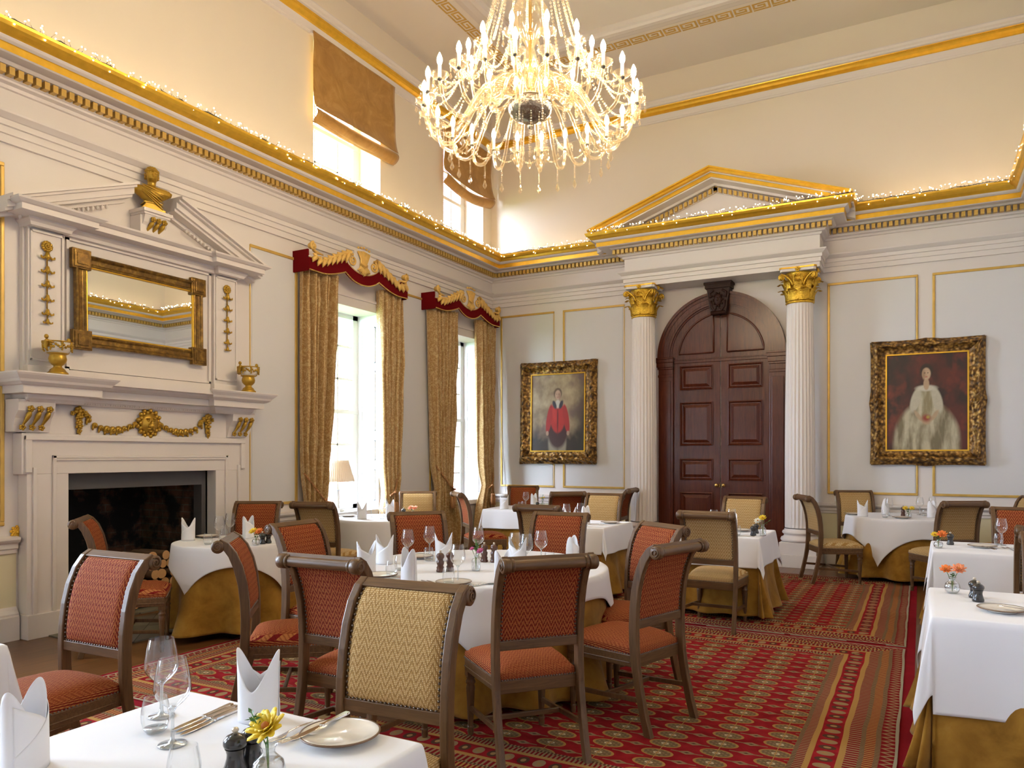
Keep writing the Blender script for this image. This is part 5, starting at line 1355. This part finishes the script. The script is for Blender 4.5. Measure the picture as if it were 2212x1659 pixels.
# ---------------------------------------------------------------- tableware prototypes
TT=TZ+.0065
g=MB().lathe([(.0,.0),(.036,.001),(.035,.003),(.010,.006),(.0045,.014),(.0038,.05),(.0042,.085),(.010,.096),(.026,.108),(.040,.124),(.0455,.142),(.044,.165),(.038,.20),(.033,.222)],28).build('wine_glass',GLASS); tag(g,'x','glass'); P_W=Once(g)
# the stem is a part of its own
s_=MB().lathe([(.0,.0005),(.0355,.0015),(.034,.0035),(.011,.0065),(.005,.014),(.0042,.05),(.0046,.085),(.011,.096),(.0,.1)],20).build('stem',STEMG,g); P_W=Once(g)
mb=MB().lathe([(.0,.001),(.024,.001),(.030,.008),(.036,.03),(.037,.048),(.033,.075),(.029,.094)],26); g=mb.build('tumbler',GLASS); tag(g,'x','glass')
MB().lathe([(.0,.0015),(.024,.002),(.029,.008),(.030,.012),(.0,.010)],20).build('glass_base',STEMG,g); P_T=Once(g)
def napk(u,v):      # rolled band rising to two points
    a=u*2*PI; pk=abs(cos(a))**1.7; h=.088+.112*pk; z=h*v; q=v*v*pk
    return (.056*cos(a)*(1+.10*q),.044*sin(a)*(1-.10*v),z)
def napf(u,v):      # folded flap crossing the front
    a=-PI+.25+u*(PI-.5); h=.165-.105*u+.012*sin(u*PI); z=h*v; r=1.045
    return (.056*cos(a)*r*(1+.06*(1-u)*v*v),.044*sin(a)*r*(1-.08*v),z)
def napb(u,v):
    a=-PI+.25+u*(PI-.5); h=.045+.115*u; z=h*v; r=1.085
    return (.056*cos(a)*r,.044*sin(a)*r*(1-.06*v),z)
g=MB().grid(napk,72,14,closed=True).grid(napf,24,10).grid(napb,24,8).build('napkin',NAPK,solid=.0016); tag(g,'x','napkin'); P_N=Once(g)
g=MB().lathe([(.0,.003),(.055,.003),(.062,.001),(.064,.004),(.085,.012),(.103,.017),(.104,.019),(.100,.0195),(.085,.015),(.064,.0075),(.0,.006)],48).build('side_plate',CHINA); tag(g,'x','plate')
MB().lathe([(.1005,.0205),(.1035,.0205),(.1058,.018),(.1035,.0155)],48).build('brown_rim',CHINAR,g); P_P=Once(g)
def mill(m,nm):
    g=MB().lathe([(0,0),(.026,0),(.0275,.004),(.0275,.012),(.024,.020),(.020,.035),(.0195,.045),(.022,.054),(.024,.058)],24).build(nm,m); tag(g,'x','pepper mill')
    MB().lathe([(.023,.0595),(.026,.062),(.028,.068),(.027,.077),(.020,.086),(.012,.090),(.007,.092),(0,.0925)],24).build('cap',m,g)
    MB().lathe([(.0,.106),(.006,.105),(.0085,.100),(.006,.095),(.005,.0915)],12).build('top_knob',KNOBM,g); return Once(g)
P_MB=mill(BLACKW,'pepper_mill')
g=MB().lathe([(0,0),(.026,0),(.0265,.012),(.022,.018),(.025,.028),(.019,.040),(.023,.052),(.024,.066),(.018,.074),(.018,.082),(.025,.092),(.026,.104),(.020,.116),(.010,.122),(.0,.123)],22).build('pepper_mill',BROWNW); tag(g,'x','pepper mill')
MB().lathe([(.0,.138),(.006,.137),(.008,.131),(.005,.125),(.005,.121)],10).build('top_knob',KNOBM,g); P_MW=Once(g)
def spoonish(kind):
    mb=MB()
    def seg(pts,hs,th,z0):
        L=len(pts); vs=[]; 
        for (y,w,z) in pts: vs+=[(-w,y,z),(w,y,z),(w*.8,y,z+th),(-w*.8,y,z+th)]
        fs=[(0,1,2,3),((L-1)*4+3,(L-1)*4+2,(L-1)*4+1,(L-1)*4)]
        for i in range(L-1):
            for q in range(4): fs.append((i*4+q,(i+1)*4+q,(i+1)*4+(q+1)%4,i*4+(q+1)%4))
        mb.add(vs,fs,0,False)
    if kind=='fork':
        seg([(-.10,.0085,.001),(-.092,.0105,.001),(-.06,.007,.004),(-.01,.0035,.009),(.03,.0035,.007),(.045,.009,.003),(.055,.0115,.002),(.062,.0118,.002)],0,.0022,0)
        for q in (-1.5,-.5,.5,1.5): mb.beam((q*.0063,.06,.003),(q*.0060,.105,.006),.0026,.0018)
    else:
        seg([(-.115,.008,.001),(-.10,.0095,.001),(-.05,.0068,.001),(-.012,.006,.001),(-.004,.0085,.001),(.0,.007,.002)],0,.006,0)
        seg([(.0,.007,.003),(.03,.0100,.003),(.08,.0105,.003),(.105,.007,.003),(.117,.001,.003)],0,.0016,0)
    return mb
g=spoonish('fork').build('fork',SILVER,bevel=.0006); tag(g,'x','fork'); P_F=Once(g)
g=spoonish('knife').build('knife',SILVER,bevel=.0006); tag(g,'x','knife'); P_K=Once(g)
PROT=dict(wine=P_W,tumbler=P_T,napkin=P_N,plate=P_P,blackmill=P_MB,brownmill=P_MW,fork=P_F,knife=P_K)
GRP=dict(wine='stemmed wine glasses',tumbler='stemless water glasses',napkin='folded white napkins',plate='side plates',blackmill='small black mills',brownmill='turned brown mills',fork='forks',knife='knives')
def flower(parent,c,r,col,seed,tilt=(0,-.6,.8),layers=3,np_=9):
    mb=MB(); rnd=random.Random(seed); T=Vector(tilt).normalized(); A=T.orthogonal().normalized(); B=T.cross(A); c=Vector(c)
    for L in range(layers):
        k_=1-L*.27
        for j in range(np_):
            a=2*PI*j/np_+L*.35+rnd.uniform(-.1,.1); d=A*cos(a)+B*sin(a); s_=T.cross(d); up=.25+.35*L
            p0=c+T*(.08*r*L); p1=c+(d+T*up*.6)*r*k_*.6; p2=c+(d+T*up)*r*k_
            w=r*.24
            mb.add([p0-s_*w*.3,p0+s_*w*.3,p1+s_*w,p2+s_*w*.55,p2+d*r*.10,p2-s_*w*.55,p1-s_*w],[(0,1,2,6),(6,2,3,5),(5,3,4)],0,True)
    mb.build('flower',PET[col],parent,solid=.0008)
    MB().ball(c+T*r*.18,r*.22,8,6).build('flower_centre',PETC,parent)
def bouquet(kind,x,y,label,flowers,leaves,seed):
    if kind=='bulb': pr=[(0,.002),(.024,.002),(.034,.014),(.038,.032),(.033,.052),(.020,.064),(.014,.072),(.015,.080),(.020,.088)]
    elif kind=='bottle': pr=[(0,.002),(.026,.002),(.029,.006),(.029,.062),(.025,.074),(.013,.084),(.011,.100),(.015,.104),(.015,.108)]
    else: pr=[(0,.002),(.022,.002),(.031,.012),(.034,.030),(.030,.046),(.018,.056),(.013,.062),(.015,.070)]
    t=thing('flower_vase',label,'vase',(x,y,TT)); MB().lathe(pr,28).build('glass_vase',STEMG,t)
    w=MB().lathe([(0,.004)]+[(r*.93,z) for r,z in pr[1:5] if z<.06]+[(0,min(.045,pr[4][1]))],24); w.build('water',GLASS,t)
    top=pr[-1][1]; mb=MB()
    for (dx,dy,dz,r,col) in flowers: mb.tube([(0,0,.01),(dx*.1,dy*.1,top*.7),(dx*.85,dy*.85,dz*.9),(dx,dy,dz)],.0018,5)
    for (dx,dy,dz,n_) in leaves: mb.tube([(0,0,.02),(dx*.15,dy*.15,top),(dx,dy,dz)],.0014,5)
    mb.build('stem',STEMGR,t)
    for i,(dx,dy,dz,r,col) in enumerate(flowers): flower(t,(dx,dy,dz),r,col,seed+i)
    rnd=random.Random(seed); mb=MB()
    for (dx,dy,dz,n_) in leaves:
        for i in range(n_):
            f_=.35+.65*i/n_; p=Vector((dx*f_,dy*f_,top*.7+(dz-top*.7)*f_)); d=Vector((rnd.uniform(-1,1),rnd.uniform(-1,1),rnd.uniform(-.1,.8))).normalized(); q=d.orthogonal().normalized(); L=.017 if n_>8 else .026
            mb.add([p,p+d*L*.5+q*L*.25,p+d*L,p+d*L*.5-q*L*.25],[(0,1,2,3)])
    if leaves: mb.build('leaf',GREEN,t)
for (kind,x,y,a,lab) in ITEMS:
    P=PROT[kind]; z=TT
    P.put((x,y,z+(.019 if a>=1000 else 0)),math.radians(a%1000),lab,GRP[kind])
for q in FLOWERS: bouquet(*q)
# ---------------------------------------------------------------- carpets
def rug(x0,x1,y0,y1,label):
    a,b=(x1-x0)/2,(y1-y0)/2; o=MB().box(-a,a,-b,b,0,.008).build('carpet',rug_mat('turkoman_carpet',a,b),loc=((x0+x1)/2,(y0+y1)/2,.003)); tag(o,label,'carpet'); o['kind']='thing'
o=MB().box(-4.90,-.035,-1.5,10.05,0,.003).build('carpet_felt',REDTRIM); tag(o,'plain dark red felt showing as a border round the patterned carpets','carpet'); o['kind']='thing'
rug(-4.84,-.10,2.93,6.52,'patterned red carpet in the middle of the room under the chandelier table')
rug(-4.84,-.10,6.60,9.98,'patterned red carpet nearest the back wall, before the dark door')
rug(-4.84,-.10,-1.4,2.85,'patterned red carpet nearest the camera under the foreground table')
# ---------------------------------------------------------------- chandelier
CX,CYY=-2.525,4.92
ch=thing('chandelier','large crystal chandelier with two tiers of lit candle bulbs and hanging drops','chandelier',(CX,CYY,3.5)); Z0=3.5
def zz(z): return z-Z0
mb=MB(); mb.lathe([(0,zz(3.90)),(.015,zz(3.905)),(.02,zz(3.93)),(.008,zz(3.945)),(.012,zz(3.96)),(.07,zz(3.965)),(.13,zz(3.99)),(.158,zz(4.03)),(.165,zz(4.07)),(.158,zz(4.10)),(.10,zz(4.115)),(0,zz(4.11))],28)
mb.build('centre_bowl',STEMG_D,ch)
mb=MB(); mb.lathe([(.05,zz(4.10)),(.03,zz(4.2)),(.05,zz(4.28)),(.08,zz(4.34)),(.05,zz(4.42)),(.03,zz(4.5)),(.07,zz(4.58)),(.13,zz(4.68)),(.14,zz(4.76)),(.09,zz(4.84)),(.04,zz(4.9)),(.035,zz(5.0)),(.075,zz(5.06)),(.08,zz(5.13)),(.04,zz(5.2)),(.03,zz(5.35)),(.06,zz(5.45)),(.03,zz(5.5))],24); mb.build('baluster',CRYSTAL,ch)
mb=MB(); mb.lathe([(.012,zz(4.1)),(.012,zz(5.6))],10); mb.lathe([(.10,zz(5.55)),(.13,zz(5.58)),(.12,zz(5.60))],24); mb.build('rod',BRASS,ch)
mb=MB()
for i in range(46):
    z=5.6+i*.038
    if i%2: mb.tube([(.012*cos(a*PI/4),0,zz(z)+.018+.022*sin(a*PI/4)) for a in range(8)],.003,5,closed=True)
    else: mb.tube([(0,.012*cos(a*PI/4),zz(z)+.018+.022*sin(a*PI/4)) for a in range(8)],.003,5,closed=True)
mb.lathe([(0,zz(7.30)),(.06,zz(7.31)),(.075,zz(7.35))],20); mb.build('chain',BRASS,ch)
def scal(r0,z0,h,mb,n_=8):
    def f(u,v):
        a=2*PI*u; s=1+.07*v*abs(sin(a*n_/2)); r=(.012+(r0-.012)*v**.7)*s; return (r*cos(a),r*sin(a),z0+h*v**1.8)
    mb.grid(f,n_*4,5,closed=True)
def arm_at(R,zh,zp,zlow,drops=True):
    """arm in the local XZ plane, from the hub out to the candle"""
    a=bpy.data.objects.new('arm',None)
    mb=MB(); P=[Vector((.09,0,zz(zh))),Vector((R*.30,0,zz(zh)+.07)),Vector((R*.50,0,zz(zh)-.02)),Vector((R*.72,0,zz(zlow))),Vector((R*.93,0,zz(zlow)+.03)),Vector((R,0,zz(zp)))]
    pts=[]
    for i in range(len(P)-1):
        p0,p1,p2,p3=P[max(0,i-1)],P[i],P[i+1],P[min(len(P)-1,i+2)]
        for t in range(6):
            t/=6; pts.append(.5*((2*p1)+(-p0+p2)*t+(2*p0-5*p1+4*p2-p3)*t*t+(-p0+3*p1-3*p2+p3)*t**3))
    pts.append(P[-1]); 
    mb.tube(pts,[.013*(1+.12*(i%2)) for i in range(len(pts))],7)
    arm=mb.build('arm',CRYSTAL,ch)
    mb=MB(); scal(.062,0,.032,mb); pan=mb.build('drip_pan',CRYSTAL,arm,loc=(R,0,zz(zp)))
    MB().lathe([(0,-.015),(.012,-.012),(.016,-.004),(.016,.004),(.0,.006)],12).build('pan_collar',SLATE,arm,loc=(R,0,zz(zp)))
    MB().lathe([(.0115,.0),(.0115,.085),(.0,.085)],12).build('candle_sleeve',WAX,arm,loc=(R,0,zz(zp)+.006))
    MB().lathe([(.009,.088),(.015,.10),(.0185,.118),(.017,.135),(.010,.155),(.003,.170),(.0,.173)],12).build('bulb',BULB,arm,loc=(R,0,zz(zp)+.006))
    if drops:
      for j in range(4):
        mb=MB(); q=2*PI*j/4+.3; x,y=.060*cos(q),.060*sin(q)
        for t in range(3): mb.ball((0,0,.018-.014*t),.0055,6,4)
        drop(mb,0,0,-.022,.9); mb.build('crystal_drop',CRYSTAL,arm,loc=(R+x,y,zz(zp)))
    mb=MB(); 
    for t in range(8): mb.ball((0,0,-.02-.016*t),.007,6,4)
    drop(mb,0,0,-.149,1.5); mb.build('arm_drop',CRYSTAL,arm,loc=(R*.76,0,zz(zlow)))
    return arm
def drop(mb,x,y,z,s):
    mb.lathe([(0,0),(.004*s,-.003*s),(.006*s,-.014*s),(.012*s,-.030*s),(.008*s,-.040*s),(.0,-.050*s)],6,(x,y,z),sm=False)
def ring(proto_arm,N,off):
    subs=kids(proto_arm)
    for i in range(N):
        o=proto_arm if i==0 else proto_arm.copy()
        if i: COL.objects.link(o)
        o.parent=ch; o.rotation_euler.z=off+2*PI*i/N
        if i:
            for c in subs: c2=c.copy(); COL.objects.link(c2); c2.parent=o
ring(arm_at(.775,4.14,4.04,3.85),24,.09)
ring(arm_at(.46,4.20,4.34,4.16,False),12,.20)
mb=MB()
for i in range(12):
    b=.20+2*PI*i/12
    for j in range(4):
        q=2*PI*j/4+.3; x,y=.46*cos(b)+.06*cos(q),.46*sin(b)+.06*sin(q)
        for t in range(3): mb.ball((x,y,zz(4.34)+.018-.014*t),.0055,6,4)
        drop(mb,x,y,zz(4.34)-.022,.9)
o=mb.build('inner_crystal_drops',CRYSTAL,ch); o['kind']='stuff'
# bead strands: long tent strands, swags from the inner tier out to the outer pans
def strand(p,q,sag,nb,rb,name='bead_strand'):
    mb=MB(); p=Vector(p); q=Vector(q)
    for i in range(nb+1):
        t=i/nb; c=p.lerp(q,t); c.z-=sag*4*t*(1-t); mb.ball(c,rb,6,4)
    mb.build(name,CRYSTAL,ch)
for i in range(20):
    a=2*PI*i/20+.1; strand((.11*cos(a),.11*sin(a),zz(5.58)),(.40*cos(a),.40*sin(a),zz(4.40)),.10,46,.0105)
for i in range(24):
    a=.09+2*PI*i/24; b=.20+2*PI*((i//2))/12; strand((.73*cos(a),.73*sin(a),zz(4.04)),(.47*cos(b),.47*sin(b),zz(4.34)),.10,24,.008)
for i in range(24):
    a=.09+2*PI*i/24; b=a+2*PI/24; strand((.775*cos(a),.775*sin(a),zz(4.02)),(.775*cos(b),.775*sin(b),zz(4.02)),.07,14,.008)
for i in range(12):
    a=2*PI*i/12; mb=MB()
    for t in range(16): mb.ball((.12*cos(a),.12*sin(a),zz(4.02)-.018*t),.007,6,4)
    drop(mb,.12*cos(a),.12*sin(a),zz(4.02)-.29,1.5); mb.build('bowl_pendant',CRYSTAL,ch)
# ---------------------------------------------------------------- fairy lights on the cornice
def fairy(name,label,pts,seed,dens=.085):
    rnd=random.Random(seed); t=thing(name,label,'string lights',pts[0]); O=Vector(pts[0]); P=[Vector(p)-O for p in pts]
    L=sum((P[i+1]-P[i]).length for i in range(len(P)-1)); w=[]; clusters=[]
    for i in range(len(P)-1):
        n_=max(2,int((P[i+1]-P[i]).length/.07))
        for q in range(n_): w.append(P[i].lerp(P[i+1],q/n_)+Vector((rnd.uniform(-.008,.008),rnd.uniform(-.008,.008),rnd.uniform(-.008,.014))))
    w.append(P[-1]); MB().tube(w,.004,5).tube([p+Vector((0,0,rnd.uniform(-.01,.01))) for p in w],.003,4).build('cable',CABLE,t)
    N=min(96,int(L/dens)); rest=MB()
    for c in range(N):
        f_=(c+rnd.uniform(.2,.8))/N*(len(w)-1); i=int(f_); p=w[i].lerp(w[min(i+1,len(w)-1)],f_-i); mb=MB()
        for j in range(rnd.choice((2,2,3,3))):
            d=Vector((rnd.uniform(-.7,.7),rnd.uniform(-.7,.7),rnd.choice((rnd.uniform(.2,1),rnd.uniform(-1,-.1))))).normalized(); Ls=rnd.uniform(.035,.065)
            mb.tube([p,p+d*Ls*.45],.0016,4,1); mb.tube([p+d*Ls*.45,p+d*Ls],[.0035,.0045],5,2); mb.ball(p+d*(Ls+.004),.0058,6,4,0)
        mb.build('light_cluster',[FAIRY,CABLE,SOCKET],t)
    return t
zc=4.795; o_=.455
fairy('string_light','warm string lights along the gilded cornice of the left wall, nearer the camera',[(XL+o_,YF+.5,zc),(XL+o_,2.0,zc)],1,.12)
fairy('string_light','warm string lights along the gilded cornice of the left wall above the fireplace',[(XL+o_,2.0,zc),(XL+o_,6.8,zc)],2,.05)
fairy('string_light','warm string lights along the gilded cornice above the two draped windows',[(XL+o_,6.8,zc),(XL+o_,YB-o_,zc)],3,.046)
fairy('string_light','warm string lights on the back wall cornice left of the pediment',[(XL+o_,YB-o_,zc),(BX0-o_,YB-o_,zc)],4,.05)
fairy('string_light','warm string lights across the front of the pediment over the door',[(BX0-o_,YB-o_,zc),(BX0-o_+.02,YB-BD-o_+.02,zc),(BX1+o_,YB-BD-o_-.01,zc),(BX1+o_,YB-o_,zc)],5,.045)
fairy('string_light','warm string lights on the back wall cornice right of the pediment',[(BX1+o_,YB-o_,zc),(XR-o_,YB-o_,zc)],6,.045)
fairy('string_light','warm string lights along the right wall cornice, seen in the mirror',[(XR-o_,YB-o_,zc),(XR-o_,4,zc)],7,.09)
# unseen glowing strips added on the cornice ledge to warm the upper walls
for nm,lab,a in (('added_glow_strip','unseen warm glow strip added along the left cornice ledge',(XL+.16,XL+.18,.2,YB-.3)),('added_glow_strip','unseen warm glow strip added on the back cornice ledge left of the pediment',(XL+.3,BX0-.5,YB-.18,YB-.16)),('added_glow_strip','unseen warm glow strip added on the back cornice ledge right of the pediment',(BX1+.6,XR-.3,YB-.18,YB-.16)),('added_glow_strip','unseen warm glow strip added along the right cornice ledge',(XR-.18,XR-.16,.2,YB-.3))):
    o=MB().box(a[0],a[1],a[2],a[3],4.803,4.812).build(nm,STRIP); tag(o,lab,'added light strip')
# ---------------------------------------------------------------- light
w=bpy.data.worlds.new('overcast'); SC.world=w; w.use_nodes=True; nt=w.node_tree; bg=nt.nodes['Background']
tc=nt.nodes.new('ShaderNodeTexCoord'); sp=nt.nodes.new('ShaderNodeSeparateXYZ'); rp=nt.nodes.new('ShaderNodeValToRGB'); nt.links.new(tc.outputs['Generated'],sp.inputs[0]); nt.links.new(sp.outputs[2],rp.inputs[0])
rp.color_ramp.elements[0].position=.0; rp.color_ramp.elements[0].color=(.66,.79,1,1); rp.color_ramp.elements[1].position=.6; rp.color_ramp.elements[1].color=(.80,.88,1,1)
nt.links.new(rp.outputs[0],bg.inputs[0]); bg.inputs[1].default_value=SKY_S
for i,(a,b) in enumerate(WIN):
    for z0,z1 in ((.76,3.42),(4.86,6.60)):
        l=bpy.data.lights.new('window_portal','AREA'); l.shape='RECTANGLE'; l.size=z1-z0; l.size_y=b-a; l.cycles.is_portal=True
        o=bpy.data.objects.new('window_portal',l); COL.objects.link(o); o.location=(XL-.46,(a+b)/2,(z0+z1)/2); o.rotation_euler=(0,-PI/2,0)
# ---------------------------------------------------------------- camera
cam=bpy.data.cameras.new('camera'); co=bpy.data.objects.new('camera',cam); COL.objects.link(co); SC.camera=co
co.location=(0,0,1.5); co.rotation_euler=(PI/2,0,.4984); cam.sensor_width=36; cam.sensor_fit='HORIZONTAL'; cam.lens=26.397; cam.shift_y=.0696; cam.clip_start=.05
v=SC.view_settings; v.view_transform='Standard'; v.look='None'; v.gamma=1; v.use_curve_mapping=False; v.exposure=EXPO
cy=SC.cycles; cy.max_bounces=8; cy.diffuse_bounces=4; cy.glossy_bounces=4; cy.transmission_bounces=4; cy.transparent_max_bounces=24; cy.use_denoising=True; cy.caustics_reflective=False; cy.caustics_refractive=False; cy.sample_clamp_indirect=6; cy.use_adaptive_sampling=True; cy.adaptive_threshold=.03
